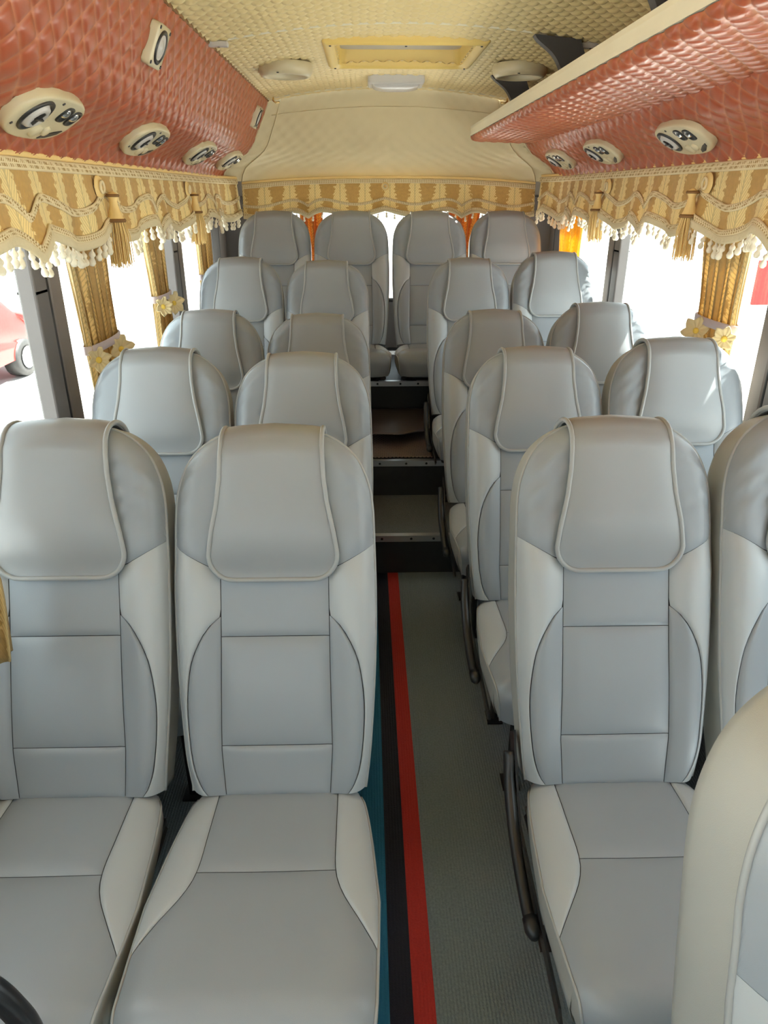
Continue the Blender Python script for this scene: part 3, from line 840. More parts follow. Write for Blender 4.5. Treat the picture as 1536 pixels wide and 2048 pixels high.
BOB = None
def bobble_mesh():
    global BOB
    if BOB is None:
        m = MB().lathe([(0.0025, 0.0), (0.003, -0.010), (0.0085, -0.016), (0.0095, -0.022), (0.005, -0.028), (0.0095, -0.036), (0.0105, -0.043), (0.007, -0.050), (0.0005, -0.052)], 7)
        o = m.build('bobble', 'bobble'); BOB = o.data; bpy.data.objects.remove(o)
    return BOB
TASSEL = {}
def tassel(parent, loc, s=1.0, rot=0):
    if not TASSEL:
        a = MB().lathe([(0.004, 0.012), (0.014, 0.006), (0.017, -0.004), (0.014, -0.010), (0.012, -0.016), (0.014, -0.032), (0.020, -0.055), (0.024, -0.066), (0.026, -0.072)], 14).build('tassel', 'gold_cord'); TASSEL['cap'] = a.data; bpy.data.objects.remove(a)
        a = MB(); a.tube([(0.0265 * math.cos(t), 0.0265 * math.sin(t), -0.074) for t in np.linspace(0, 2 * PI, 20, endpoint=False)], 0.006, 6, closed=True)
        a.tube([(0.0165 * math.cos(t), 0.0165 * math.sin(t), 0.0) for t in np.linspace(0, 2 * PI, 16, endpoint=False)], 0.005, 6, closed=True)
        a = a.build('collar', 'brown_cord'); TASSEL['collar'] = a.data; bpy.data.objects.remove(a)
        m = MB()
        for k in range(64):
            t = k * 2.39996; r0 = 0.024 * math.sqrt((k + 0.5) / 64); r1 = r0 * (1.35 + 0.2 * random.random()); ln = 0.125 + 0.02 * random.random(); w = random.uniform(-0.15, 0.15)
            m.tube([(r0 * math.cos(t), r0 * math.sin(t), -0.074), (r1 * math.cos(t + w), r1 * math.sin(t + w), -0.12), (r1 * 1.05 * math.cos(t + 1.5 * w), r1 * 1.05 * math.sin(t + 1.5 * w), -0.074 - ln)], 0.0017, 4, cap=False)
        a = m.build('fringe', 'gold_cord'); TASSEL['fringe'] = a.data; bpy.data.objects.remove(a)
    t = link('tassel', TASSEL['cap'], None, parent); t.location = loc; t.scale = (s, s, s); t.rotation_euler.z = rot
    link('collar', TASSEL['collar'], None, t); link('fringe', TASSEL['fringe'], None, t); return t

def ribbon(pts, normals, width_dir, w, thick, bump_amp, bump_per, name, mat, parent):
    """braid: rounded strip with a row of knots"""
    pts = np.asarray(pts, float); L = np.concatenate([[0], np.cumsum(np.linalg.norm(np.diff(pts, axis=0), axis=1))])
    n = max(8, int(L[-1] / 0.007)); l = np.linspace(0, L[-1], n)
    p = np.stack([np.interp(l, L, pts[:, k]) for k in range(3)], -1); nn = np.stack([np.interp(l, L, normals[:, k]) for k in range(3)], -1)
    rowsx = []
    for c, h in ((-0.5, 0.0), (-0.46, 0.7), (-0.25, 1.0), (0, 0.55), (0.25, 1.0), (0.46, 0.7), (0.5, 0.0)):
        bmp = bump_amp * (np.sin(2 * PI * l / bump_per + (PI if c > 0 else 0)) * 0.5 + 0.5) if abs(c) < 0.4 else 0 * l
        rowsx.append(p + np.outer(np.ones(n), np.array(width_dir)) * (c * w) + nn * (thick * h + bmp)[:, None])
    R = np.array(rowsx); V, F = gridvf(R)
    cs = np.array([0, 0.04, 0.25, 0.5, 0.75, 0.96, 1.0]); UVr = np.stack(np.broadcast_arrays(l[None, :], cs[:, None]), -1).reshape(-1, 2)
    return mk(name, V, F, mat, parent, True, UVr)

def valance(name, label, axis_pts, inward, ztop_f, zb0, period, phase, ustep, tassel_u, rosettes, bob_step, scale=1.0, pleat=0.008, bob_range=None, tas=True):
    """axis_pts: function u -> (x, y); inward: function u -> unit normal (x, y); u in metres"""
    root_u0, root_u1 = ustep
    n = int((root_u1 - root_u0) / 0.012); us = np.linspace(root_u0, root_u1, n)
    zt = ztop_f(us); zb = zb0(us) + scale * scallop((us - phase) / period)
    xy = np.array([axis_pts(u) for u in us]); nrm = np.array([inward(u) for u in us])
    nv = 14; P = np.zeros((nv, n, 3)); UV = np.zeros((nv, n, 2))
    def off(u, t): return 0.006 + 0.018 * t + pleat * t * np.sin(2 * PI * u / 0.21) + 0.012 * t * t * np.cos(2 * PI * (u - phase) / period * 2)
    for j in range(nv):
        t = j / (nv - 1)
        z = zt + (zb - zt) * t
        o = off(us, t)
        P[j, :, 0] = xy[:, 0] + nrm[:, 0] * o; P[j, :, 1] = xy[:, 1] + nrm[:, 1] * o; P[j, :, 2] = z
        UV[j, :, 0] = us; UV[j, :, 1] = z
    V, F = gridvf(P)
    o = mk(name, V, F, 'valance', None, True, UV.reshape(-1, 2))
    sm = o.modifiers.new('thick', 'SOLIDIFY'); sm.thickness = 0.003; sm.offset = 0
    tag(o, label, 'valance', 'fringed gold valances')
    def at(u, z, e=0.004):
        t = (np.interp(u, us, zt) - z) / np.maximum(np.interp(u, us, zt) - np.interp(u, us, zb), 1e-4)
        oo = off(u, t) + e
        x = np.interp(u, us, xy[:, 0]) + np.interp(u, us, nrm[:, 0]) * oo; y = np.interp(u, us, xy[:, 1]) + np.interp(u, us, nrm[:, 1]) * oo
        return np.stack([x, y, z + 0 * x], -1)
    n3 = np.stack([nrm[:, 0], nrm[:, 1], 0 * us], -1)
    ribbon(at(us, zt - 0.014), n3, (0, 0, 1), 0.030 * (0.5 + scale / 2), 0.006, 0.003, 0.016, 'top_braid', 'braid', o)
    ribbon(at(us, zt + 0.008), n3, (0, 0, 1), 0.014, 0.003, 0.003, 0.02, 'top_edge', 'gold_cord', o)
    h = zt - zb
    ribbon(at(us, zb + 0.078 * scale), n3, (0, 0, 1), 0.022 * scale, 0.004, 0.003, 0.014, 'middle_braid', 'braid', o)
    ribbon(at(us, zb + 0.006), n3, (0, 0, 1), 0.020 * scale, 0.005, 0.003, 0.014, 'lower_braid', 'braid', o)
    ribbon(at(us, zb - 0.014 * scale), n3, (0, 0, 1), 0.026 * scale, 0.003, 0.004, 0.010, 'fringe_heading', 'heading', o)
    me = bobble_mesh(); k = 0
    u = (bob_range or ustep)[0] + 0.02
    while u < (bob_range or ustep)[1] - 0.01:
        z = float(np.interp(u, us, zb)) - 0.022 * scale
        p = at(np.array([u]), np.array([z]), 0.002)[0]
        b = link('bobble', me, None, o); b.location = p; sc = scale * random.uniform(0.9, 1.1); b.scale = (sc, sc, sc)
        b.rotation_euler = (random.uniform(-0.25, 0.25), random.uniform(-0.25, 0.25), random.uniform(0, 6))
        u += bob_step * random.uniform(0.85, 1.15)
    for tu in tassel_u:
        z = float(np.interp(tu, us, zb)) + 0.075
        p = at(np.array([tu]), np.array([z]), 0.03)[0]
        tassel(o, p)
    for ru in rosettes:
        z = float(np.interp(ru, us, zt)) - 0.062 * scale
        p = at(np.array([ru]), np.array([z]), 0.008)[0]; nn = inward(ru)
        M = Matrix.Translation(p) @ Vector((nn[0], nn[1], 0)).to_track_quat('Z', 'Y').to_matrix().to_4x4()
        m = MB().lathe([(0.0001, 0.002), (0.010, 0.002), (0.012, 0.010), (0.017, 0.012), (0.022, 0.006), (0.029, 0.008), (0.034, 0.0)], 20, M @ Matrix.Diagonal((scale, scale, 1, 1)))
        ro = m.build('rosette', 'gold_cord', o)
        MB().tube([M @ Vector((0.016 * scale * math.cos(t), 0.016 * scale * math.sin(t), 0.012)) for t in np.linspace(0, 2 * PI, 20, endpoint=False)], 0.005 * scale, 6, closed=True).build('ring', 'braid', ro)
    return o
def bend(u): return 0.065 * smooth01((u - 4.45) / 0.40) ** 1.4
cst = lambda v: (lambda u: v + 0 * u)
valance('side_valance', 'gold damask scalloped valance with bobble fringe above the left windows',
        lambda u: (-0.852 + bend(u), u), lambda u: (1.0, 0.0) if u < 4.5 else (0.92, -0.39), cst(1.652), cst(1.492), 1.185, 2.50, (-0.9, 4.80), (1.315, 2.50, 3.685), (1.28, 2.46, 3.65), 0.036, bob_range=(1.2, 4.78))
valance('side_valance', 'pale gold scalloped valance with bobble fringe above the right windows',
        lambda u: (1.152 - bend(u), u), lambda u: (-1.0, 0.0) if u < 4.5 else (-0.92, -0.39), cst(1.664), cst(1.502), 1.045, 2.585, (-0.9, 4.80), (1.54, 2.585, 3.63), (1.50, 2.545, 3.59), 0.036, bob_range=(1.4, 4.78))
def rv_y(x): return 4.80 + 0.05 * (1 - ((x - XC) / 0.95) ** 4)
valance('rear_valance', 'narrow gold damask valance with braid across the rear window',
        lambda u: (u, float(rv_y(u))), lambda u: (0.0, -1.0), lambda u: 1.658 - 0.04 * np.abs((u - XC) / 0.95) ** 2.5, lambda u: 1.492 - 0.025 * np.abs((u - XC) / 0.95) ** 3, 0.96, 0.125, (-0.752, 1.052), (), (0.125,), 0.055, scale=0.72, pleat=0.003)

# ------------------------------------------------------------------ curtains
LACE = {}
def curtain(name, label, side, ya, yb, zt, zb, ztie, tie_c, tie_w, low_c, low_w, mat='curtain', folds=5, depth=0.012, xoff=0.012, lean=0.0, tie=True, axis='y', flower=True):
    """gathered drape; positions along the wall; side -1 left wall, +1 right wall, axis 'x' for the rear window"""
    nu, nv = folds * 10 + 1, 40
    P = np.zeros((nv, nu, 3)); UV = np.zeros((nv, nu, 2))
    U = np.linspace(0, 1, nu)
    def cw(z):
        c = np.interp(z, [zb, ztie, zt], [low_c, tie_c, (ya + yb) / 2]); t = np.clip((z - ztie) / (zt - ztie), 0, 1)
        w = tie_w + ((yb - ya) - tie_w) * smooth01(t) if z >= ztie else tie_w + (low_w - tie_w) * smooth01((ztie - z) / max(ztie - zb, 1e-3) * 1.4)
        return c, w
    for j, z in enumerate(np.linspace(zt, zb, nv)):
        c, w = cw(z)
        o = depth * np.sin(2 * PI * folds * U + 0.6 * math.sin(z * 5)) + 0.4 * depth * np.sin(2 * PI * folds * 0.53 * U + 1.3)
        a = c + (U - 0.5) * w + 0.006 * np.sin(4 * PI * folds * U)
        if axis == 'y':
            ln = lean * smooth01((ztie + 0.1 - z) / (ztie + 0.1 - zb) * 1.5)
            P[j, :, 0] = (XL if side < 0 else XR) - side * (xoff + o + ln); P[j, :, 1] = a
        else:
            P[j, :, 1] = 4.90 - o; P[j, :, 0] = a
        P[j, :, 2] = z
        UV[j, :, 0] = U * (yb - ya) * 1.6; UV[j, :, 1] = z
    V, F = gridvf(P)
    o = mk(name, V, F, mat, None, True, UV.reshape(-1, 2))
    sm = o.modifiers.new('thick', 'SOLIDIFY'); sm.thickness = 0.002; sm.offset = 0
    tag(o, label, 'curtain', 'gold window curtains')
    if tie and axis == 'y':
        x0 = (XL if side < 0 else XR)
        xf = x0 - side * (xoff + depth * 1.6 + 0.008)
        c, w = cw(ztie)
        rows = []
        for dz in (-0.014, -0.011, 0.011, 0.014):
            rr = []
            for k in np.linspace(0, 2 * PI, 25):
                bul = 0.004 if abs(dz) < 0.012 else 0
                rr.append((x0 - side * (xoff + (depth * 1.6 + bul + 0.006) * math.sin(k)), c + (w / 2 + 0.012 + bul) * math.cos(k), ztie + dz + 0.012 * math.cos(k) * 0))
            rows.append(rr)
        MB().grid(np.array(rows)).build('tieback', 'lilac', o)
        if flower:
            tb = o.children[0]
            for fy, fz, R in ((c + (w / 2) * 0.35, ztie - 0.035, 0.044), (c - (w / 2) - 0.02, ztie - 0.025, 0.036)):
                fm = Matrix.Translation((xf - side * 0.012, fy, fz)) @ Vector((-side * 0.75, -0.65, 0.15)).to_track_quat('Z', 'Y').to_matrix().to_4x4()
                rr = []
                for rad in np.linspace(0.003, 1, 7):
                    ring = []
                    for k in range(36):
                        a = 2 * PI * k / 36; q = rad * R * (1 + 0.18 * math.sin(6 * a) * rad)
                        ring.append(tuple(fm @ Vector((q * math.cos(a), q * math.sin(a), 0.010 * rad * rad + 0.005 * rad * math.sin(12 * a)))))
                    rr.append(ring)
                fo = MB().grid(np.array(rr), True).build('lace_flower', 'lace', tb); sm = fo.modifiers.new('thick', 'SOLIDIFY'); sm.thickness = 0.0015
                MB().lathe([(0.0001, 0.010), (0.006, 0.009), (0.010, 0.004), (0.011, 0)], 12, fm).build('flower_centre', 'yellow', fo)
    return o
curtain('window_curtain', 'gold damask curtain with lace tieback beside the big left pillar', -1, 2.22, 2.58, 1.56, 0.84, 1.115, 2.44, 0.30, 2.50, 0.34, folds=8)
curtain('window_curtain', 'narrow gold curtain with tieback before the second left pillar', -1, 3.00, 3.34, 1.56, 0.84, 1.165, 3.22, 0.24, 3.24, 0.28, folds=7)
curtain('window_curtain', 'plain gold curtain strip in the rearmost left window', -1, 3.98, 4.38, 1.56, 0.84, 1.16, 4.20, 0.34, 4.22, 0.36, folds=7, flower=False)
curtain('window_curtain', 'gold curtain end hanging at the left picture edge before the nearest seat', -1, 0.95, 1.30, 1.56, 0.755, 1.08, 1.14, 0.14, 1.075, 0.20, folds=4, xoff=0.03, depth=0.014, lean=0.172)
curtain('window_curtain', 'faded gold curtain with lace tieback in the near right window', 1, 2.28, 2.64, 1.57, 0.84, 1.17, 2.44, 0.28, 2.48, 0.32, folds=8)
curtain('window_curtain', 'sunlit glowing yellow curtain in the rearmost right window', 1, 4.10, 4.62, 1.57, 0.84, 1.10, 4.38, 0.42, 4.38, 0.44, mat='amber_curtain', folds=6, tie=False)
curtain('rear_curtain', 'amber curtain in the rear window behind the left bench seats', 1, -0.42, -0.27, 1.53, 0.95, 1.05, -0.33, 0.10, -0.33, 0.12, mat='rear_curtain', folds=4, axis='x', tie=False, depth=0.012)
curtain('rear_curtain', 'amber curtain in the rear window behind the right bench seats', 1, 0.52, 0.74, 1.53, 0.95, 1.05, 0.61, 0.11, 0.61, 0.13, mat='rear_curtain', folds=5, axis='x', tie=False, depth=0.012)

# ------------------------------------------------------------------ service panels on the coves
def frame_at(side, y, s):
    p = cove(side, np.array([y]), np.array([s]), np.array([0.017]))[0]
    p2 = cove(side, np.array([y]), np.array([s + 0.02]), np.array([0.017]))[0]
    up = Vector(p2 - p).normalized(); ax = Vector((0, 1, 0))
    nn = ax.cross(up) if side < 0 else up.cross(ax)
    # local x: along +Y (left) ; local y up the slope ; local z towards the cabin
    lx = up.cross(nn)
    M = Matrix((lx, up, nn)).transposed().to_4x4(); M.translation = Vector(p); return M

def superell(a, b, e, n=40):
    out = []
    for t in np.linspace(0, 2 * PI, n, endpoint=False):
        c, s = math.cos(t), math.sin(t)
        out.append((a * math.copysign(abs(c) ** (2 / e), c), b * math.copysign(abs(s) ** (2 / e), s)))
    return np.array(out)

SP = {}
def sp_mesh(key, fn):
    if key not in SP:
        o = fn(); SP[key] = o.data; bpy.data.objects.remove(o)
    return SP[key]
def loop_stack(outl, levels):
    return np.array([[(x * s, y * s, z) for x, y in outl] for s, z in levels])
def service_panel(side, y, label):
    e = empty('service_panel'); e.matrix_world = frame_at(side, y, s_of_z(1.751))
    flip = 1 if side < 0 else -1
    def plate():
        ol = superell(0.165, 0.076, 2.7, 48)
        m = MB().grid(loop_stack(ol, [(1.0, -0.014), (1.0, 0.0), (0.985, 0.006), (0.955, 0.009), (0.90, 0.010), (0.5, 0.010), (0.01, 0.010)]), True); return m.build('faceplate', 'cream_plastic')
    link('faceplate', sp_mesh('plate', plate), None, e)
    # round adjustable air nozzle
    def noz():
        a = np.linspace(0, 2 * PI, 28, endpoint=False)
        P = np.array([[(r * math.cos(t), r * math.sin(t), z) for t in a] for r, z in ((0.050, 0.008), (0.050, 0.014), (0.044, 0.016), (0.040, 0.012), (0.038, 0.011))])
        return MB().grid(P, True).build('air_nozzle', 'black_plastic')
    nz = link('air_nozzle', sp_mesh('noz', noz), None, e); nz.location = (-0.082, 0.008, 0)
    def ball(): return MB().lathe([(0.037, 0.011), (0.034, 0.018), (0.026, 0.022), (0.022, 0.017), (0.0001, 0.016)], 24).build('nozzle_ball', 'grey_plastic')
    link('nozzle_ball', sp_mesh('ball', ball), None, nz)
    def vane():
        m = MB().box((-0.022, -0.002, 0.016), (0.022, 0.002, 0.024)); m.box((-0.002, -0.02, 0.016), (0.002, 0.02, 0.023)); return m.build('vane', 'black_plastic', None, False)
    link('vane', sp_mesh('vane', vane), None, nz)
    # two dark reading-lamp sockets with bright reflectors
    def sock():
        ol = superell(0.024, 0.026, 3.2, 20)
        m = MB().grid(loop_stack(ol, [(1.0, 0.010), (0.98, 0.0135), (0.80, 0.0135), (0.70, 0.0112), (0.02, 0.0108)]), True); return m.build('reading_lamp', 'black_plastic')
    def refl(): return MB().lathe([(0.014, 0.012), (0.010, 0.016), (0.004, 0.018), (0.0001, 0.018)], 14).build('reflector', 'chrome')
    for xx, yy in ((0.045, 0.030), (0.105, 0.024)):
        so = link('reading_lamp', sp_mesh('sock', sock), None, e); so.location = (xx, yy, 0)
        rf = link('reflector', sp_mesh('refl', refl), None, so); rf.location = (-0.003, 0.004, 0)
    # round push buttons and the dark slot
    def btn(): return MB().lathe([(0.021, 0.009), (0.020, 0.014), (0.016, 0.017), (0.0001, 0.018)], 18).build('push_button', 'cream_plastic')
    for xx, yy, sc in ((0.0, -0.040, 1.0), (0.046, -0.034, 0.75)):
        bo = link('push_button', sp_mesh('btn', btn), None, e); bo.location = (xx, yy, 0); bo.scale = (sc, sc, 1)
    def slot():
        m = MB().prism([(0.05, -0.064), (0.085, -0.058), (0.125, -0.038), (0.132, -0.024), (0.10, -0.033), (0.06, -0.050)], 2, 0.0095, 0.0118); return m.build('speaker_slot', 'black_plastic', None, False)
    link('speaker_slot', sp_mesh('slot', slot), None, e)
    def scr(): return MB().lathe([(0.0045, 0.010), (0.004, 0.012), (0.0001, 0.012)], 8).build('screw', 'black_metal')
    for xx, yy in ((-0.14, -0.03), (-0.02, 0.060)):
        so = link('screw', sp_mesh('scr', scr), None, e); so.location = (xx, yy, 0)
    tag(e, label, 'vent panel', 'air vent and reading lamp panels')
for y, t in ((1.915, 'largest cream air vent and lamp panel at the left picture edge'), (2.762, 'second cream air vent and lamp panel on the left cove'), (3.642, 'third cream air vent and lamp panel on the left cove'), (4.410, 'rearmost cream air vent and lamp panel on the left cove')):
    service_panel(-1, y, t)
for y, t in ((2.604, 'largest cream air vent and lamp panel under the luggage rack'), (3.483, 'middle cream air vent and lamp panel under the luggage rack'), (4.224, 'rearmost cream air vent and lamp panel under the luggage rack')):
    service_panel(1, y, t)

def speaker(side, y, s, label):
    e = empty('wall_speaker'); e.matrix_world = frame_at(side, y, s)
    def plate():
        ol = superell(0.061, 0.056, 9, 40)
        return MB().grid(loop_stack(ol, [(1, -0.016), (1.0, 0.004), (0.97, 0.008), (0.6, 0.008), (0.01, 0.008)]), True).build('faceplate', 'cream_plastic')
    link('faceplate', sp_mesh('splate', plate), None, e)
    def ring():
        a = np.linspace(0, 2 * PI, 28, endpoint=False)
        return MB().grid(np.array([[(r * math.cos(t), r * math.sin(t), z) for t in a] for r, z in ((0.045, 0.006), (0.045, 0.011), (0.039, 0.013), (0.034, 0.010), (0.032, 0.0085))]), True).build('surround', 'black_plastic')
    link('surround', sp_mesh('sring', ring), None, e)
    def cone(): return MB().lathe([(0.033, 0.0105), (0.026, 0.0095), (0.018, 0.0088), (0.014, 0.013), (0.0001, 0.016)], 24).build('cone', 'grey_plastic')
    link('cone', sp_mesh('scone', cone), None, e)
    def scr(): return MB().lathe([(0.005, 0.008), (0.0045, 0.0105), (0.0001, 0.0105)], 8).build('screw', 'black_metal')
    for xx in (-0.050, 0.050):
        for yy in (-0.045, 0.045):
            so = link('screw', sp_mesh('sscr', scr), None, e); so.location = (xx, yy, 0)
    tag(e, label, 'speaker', 'square wall speakers')
speaker(-1, 2.375, s_of_z(1.957), 'square cream speaker on the red quilted left cove, nearer the camera')
speaker(-1, 4.40, s_of_z(1.955), 'square cream speaker on the red quilted left cove, in the rear corner')

# ------------------------------------------------------------------ ceiling fittings
def round_vent(x, y, label):
    e = empty('ceiling_fitting', (x, y, float(ceil_z(x)) - 0.006))
    MB().lathe([(0.118, 0.004), (0.121, -0.006), (0.118, -0.030), (0.106, -0.046), (0.094, -0.048), (0.088, -0.036), (0.086, -0.016)], 40).build('trim_ring', 'cream_plastic', e)
    MB().lathe([(0.087, -0.017), (0.06, -0.026), (0.0001, -0.030)], 32).build('lens', 'lamp_lens', e)
    for a in (0.9, 2.6, 4.5):
        MB().lathe([(0.006, 0.0), (0.005, -0.003), (0.0001, -0.003)], 8, Matrix.Translation((0.112 * math.cos(a), 0.108 * math.sin(a), -0.042))).build('screw', 'black_metal', e)
    tag(e, label, 'ceiling light', 'round ceiling fittings')
round_vent(-0.345, 3.66, 'round cream ceiling fitting left of the roof hatch')
round_vent(0.685, 3.62, 'round cream ceiling fitting right of the roof hatch')
# roof hatch
hx0, hx1, hy0, hy1 = -0.16, 0.49, 3.22, 3.82; hz = 2.118
e = empty('roof_hatch', ((hx0 + hx1) / 2, (hy0 + hy1) / 2, hz))
def rr(ax, ay, r, n=6):
    out = []
    for cx, cy, a0 in ((ax - r, ay - r, 0), (-ax + r, ay - r, 90), (-ax + r, -ay + r, 180), (ax - r, -ay + r, 270)):
        for k in range(n + 1):
            a = math.radians(a0 + 90 * k / n); out.append((cx + r * math.cos(a), cy + r * math.sin(a)))
    return out
ax, ay = (hx1 - hx0) / 2, (hy1 - hy0) / 2
L = []
for (a, b, r, z) in ((ax, ay, 0.01, 0.014), (ax, ay, 0.01, -0.014), (ax - 0.012, ay - 0.012, 0.012, -0.024), (ax - 0.030, ay - 0.018, 0.03, -0.024), (ax - 0.045, ay - 0.022, 0.04, -0.012)):
    L.append([(x, y, z) for x, y in rr(a, b, r)])
MB().grid(np.array(L), True).build('frame', 'hatch_plastic', e)
L = []
for (a, b, r, z) in ((ax - 0.045, ay - 0.022, 0.04, -0.012), (ax - 0.05, ay - 0.025, 0.04, 0.02), (ax - 0.055, ay - 0.028, 0.04, 0.05)):
    L.append([(x, y, z) for x, y in rr(a, b, r)])
MB().grid(np.array(L), True).build('well', 'hatch_plastic', e)
MB().grid(np.array([[(x * s, y * s, 0.050 + 0.008 * (1 - s)) for x, y in rr(ax - 0.054, ay - 0.027, 0.04)] for s in (1.0, 0.7, 0.4, 0.02)]), True).build('lid', 'grey_plastic', e)
for sx, sy in ((-1, -1), (1, -1), (0, -1), (-1, 1), (1, 1)):
    MB().lathe([(0.005, 0.0), (0.004, -0.003), (0.0001, -0.003)], 8, Matrix.Translation((sx * (ax - 0.03), sy * (ay - 0.03), -0.024))).build('screw', 'black_metal', e)
tag(e, 'yellowed rectangular roof hatch recessed in the cream ceiling', 'roof hatch')
# dome lamp
lx, ly = 0.165, 4.28
e = empty('dome_lamp', (lx, ly, float(ceil_z(lx)) - 0.004))
MB().grid(np.array([[(x, y, z) for x, y in rr(a, b, 0.015)] for a, b, z in ((0.145, 0.10, 0.004), (0.145, 0.10, -0.030), (0.138, 0.093, -0.040), (0.120, 0.078, -0.040))]), True).build('housing', 'grey_plastic', e)
MB().grid(np.array([[(x * s, y * s, -0.040 - 0.026 * (1 - s * s) ** 0.5) for x, y in rr(0.121, 0.079, 0.02)] for s in (1.0, 0.96, 0.85, 0.6, 0.3, 0.01)]), True).build('lens', 'lamp_lens', e)
tag(e, 'rectangular grey dome lamp behind the roof hatch', 'ceiling lamp')

# ------------------------------------------------------------------ luggage rack
RZ = 1.872; RX0 = 0.615; RYE = 4.58
rk = empty('luggage_rack', (RX0, Y0, RZ))
def inv(p): return p
def under(u, v, h):
    # rolled front edge then flat underside to the cove
    t = v
    xw = 1.012
    x = np.where(t < 0.045, RX0 + 0.022 - 0.022 * np.sin(t / 0.045 * PI / 2) * 0 - 0.0, RX0)
    r = 0.022
    a = np.clip(t / (r * PI / 2), 0, 1) * PI / 2
    xx = RX0 + r - r * np.cos(a) + np.maximum(t - r * PI / 2, 0)
    zz = RZ + 0.0 - r * np.sin(a) - 0.012 * np.clip((xx - RX0 - r) / 0.37, 0, 1)
    nx, nz = -np.cos(a), -np.sin(a)
    return np.stack([xx + nx * h - RX0, u, zz + nz * h - RZ], -1)
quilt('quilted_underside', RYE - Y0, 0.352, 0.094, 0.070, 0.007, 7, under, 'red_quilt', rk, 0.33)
MB().box((0.012, 0.0, 0.0), (0.335, RYE - Y0 - 0.004, 0.014)).build('shelf_board', 'wall_panel', rk, False)
tp = [(-0.008, 0.002), (-0.010, 0.012), (-0.007, 0.013), (-0.010, 0.024), (-0.007, 0.025), (-0.010, 0.036), (-0.007, 0.037), (-0.008, 0.050), (0.004, 0.052), (0.014, 0.044), (0.014, 0.002)]
o = MB().prism([(x, z) for x, z in tp], 1, 0.0, RYE - Y0).build('edge_trim', 'trim_white', rk, False); fixn(o)
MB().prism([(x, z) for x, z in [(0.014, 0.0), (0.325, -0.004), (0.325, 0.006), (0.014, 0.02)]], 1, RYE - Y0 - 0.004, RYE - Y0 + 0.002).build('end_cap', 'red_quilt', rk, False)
for y in (0.75, 2.06, 2.98, 3.92):
    pts_a = catmull([(0.085, 0.012), (0.070, 0.06), (0.052, 0.11), (0.020, 0.155), (-0.035, 0.195), (-0.050, 0.213)], 6)
    pts_b = catmull([(0.185, 0.012), (0.165, 0.07), (0.145, 0.13), (0.125, 0.175), (0.115, 0.199)], 6)
    poly = [(p[0] + 0.04, p[1]) for p in pts_a] + [(p[0] + 0.04, p[1]) for p in pts_b[::-1]]
    MB().prism(poly, 1, y - Y0 - 0.02, y - Y0 + 0.02).build('bracket', 'bracket', rk, False)
MB().tube([(0.135, 0.05, 0.075), (0.135, RYE - Y0 - 0.45, 0.075), (0.14, RYE - Y0 - 0.35, 0.085), (0.15, RYE - Y0 - 0.25, 0.02)], 0.010, 10).build('guard_rail', 'brass', rk)
tag(rk, 'luggage rack with red quilted underside and ivory edge on the right', 'luggage rack')

# ------------------------------------------------------------------ grab rail, lower left
p = catmull([(-0.90, 0.60, 0.02), (-0.90, 0.60, 0.40), (-0.875, 0.60, 0.545), (-0.80, 0.60, 0.60), (-0.62, 0.60, 0.605), (-0.545, 0.60, 0.59), (-0.495, 0.60, 0.53), (-0.478, 0.60, 0.42), (-0.475, 0.60, 0.02)], 10)
p = p * np.array([1, 1, 1.12]) + np.array([0.018, 0, -0.0015])
gr = MB().tube(p, 0.0165, 14).build('grab_rail', 'black_metal')
for x in (-0.882, -0.457):
    MB().lathe([(0.032, 0.0), (0.032, 0.008), (0.02, 0.012), (0.018, 0.03)], 14, Matrix.Translation((x, 0.60, 0.0))).build('floor_flange', 'black_metal', gr)
tag(gr, 'black bent tube grab rail at the lower left corner', 'grab rail')

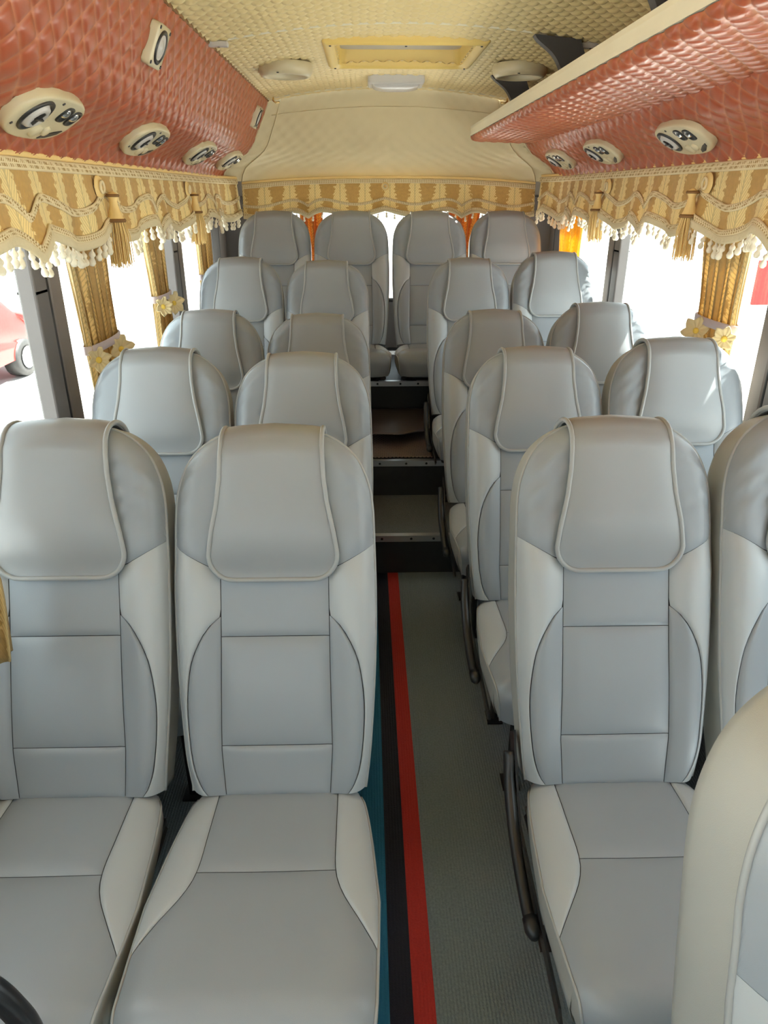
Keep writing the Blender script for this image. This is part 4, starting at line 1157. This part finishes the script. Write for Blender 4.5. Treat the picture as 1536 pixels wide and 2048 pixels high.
# ------------------------------------------------------------------ things seen outside through the windows
def car(loc, rz):
    e = empty('parked_car', loc); e.rotation_euler.z = rz
    prof = [(-2.1, 0.35), (-2.12, 0.75), (-2.0, 0.95), (-1.0, 1.0), (-0.45, 1.48), (0.9, 1.52), (1.65, 1.05), (2.08, 0.98), (2.12, 0.4)]
    m = MB()
    pf = catmull(prof, 5)
    rows = []
    for sx, ins in ((-0.86, 0.05), (-0.84, 0.0), (0.84, 0.0), (0.86, 0.05)):
        rows.append([(sx * (0.84 if z > 1.05 else 1.0) * 1.0, y, max(0.35, z - (0.03 if ins else 0))) for y, z in pf])
    m.grid(np.array(rows)); n = len(pf)
    m.f.append(tuple(range(n))); m.f.append(tuple(range(3 * n, 4 * n))[::-1])
    b = m.build('body', 'car_red', e); fixn(b); sharp(b)
    for sx in (-1, 1):
        MB().prism([(-0.85, 1.03), (-0.42, 1.40), (0.2, 1.43), (0.2, 1.03)], 0, sx * 0.735, sx * 0.745).build('side_window', 'car_glass', e, False)
        MB().prism([(0.28, 1.03), (0.28, 1.43), (0.85, 1.43), (1.35, 1.06)], 0, sx * 0.735, sx * 0.745).build('side_window', 'car_glass', e, False)
    MB().prism([(-0.60, 1.06), (0.60, 1.06), (0.52, 1.40), (-0.52, 1.40)], 1, -0.98, -0.70).build('windscreen', 'car_glass', e, False)
    for sx in (-1, 1):
        for y in (-1.35, 1.35):
            w = MB().lathe([(0.0001, -0.1), (0.20, -0.1), (0.21, -0.11), (0.33, -0.1), (0.34, 0.0), (0.33, 0.1), (0.21, 0.11), (0.2, 0.1), (0.0001, 0.1)], 20, Matrix.Translation((sx * 0.78, y, 0.34)) @ Matrix.Rotation(PI / 2, 4, 'Y')).build('wheel', 'rubber', e)
            MB().lathe([(0.0001, 0.0), (0.19, 0.0), (0.2, 0.012)], 16, Matrix.Translation((sx * 0.89, y, 0.34)) @ Matrix.Rotation(sx * PI / 2, 4, 'Y')).build('hub', 'chrome', w)
        MB().box((sx * 0.5 - 0.18, -2.14, 0.70), (sx * 0.5 + 0.18, -2.08, 0.84), 0.02).build('headlamp', 'white_paint', e, False)
    MB().box((-0.4, -2.15, 0.5), (0.4, -2.09, 0.62), 0.01).build('bumper_grille', 'black_plastic', e, False)
    return e
c = car((-5.9, 9.3, -0.9), 0.0); c.scale.z = 0.8
tag(c, 'bright red car parked outside, seen through the nearest left window', 'car')
# red roadside banner with a row of white dots, right window
e = empty('roadside_banner', (3.14, 5.50, -0.9))
b = MB().box((-0.22, -0.012, 1.70), (0.34, 0.012, 2.02), 0.004).build('banner_cloth', 'banner_red', e, False)
for k in range(8):
    MB().lathe([(0.0001, 0.006), (0.010, 0.005), (0.014, 0.0)], 8, Matrix.Translation((-0.035 + 0.002 * k, -0.013, 1.725 + 0.038 * k)) @ Matrix.Rotation(PI / 2, 4, 'X')).build('white_dot', 'white_paint', b)
MB().box((-0.22, -0.012, 2.02), (0.34, 0.012, 2.2), 0.004).build('banner_cloth', 'white_paint', e, False)
MB().tube([(0.36, 0, 0), (0.36, 0, 2.3)], 0.02, 8).build('pole', 'white_paint', e)
tag(e, 'red banner with a row of white dots outside the right window', 'banner')
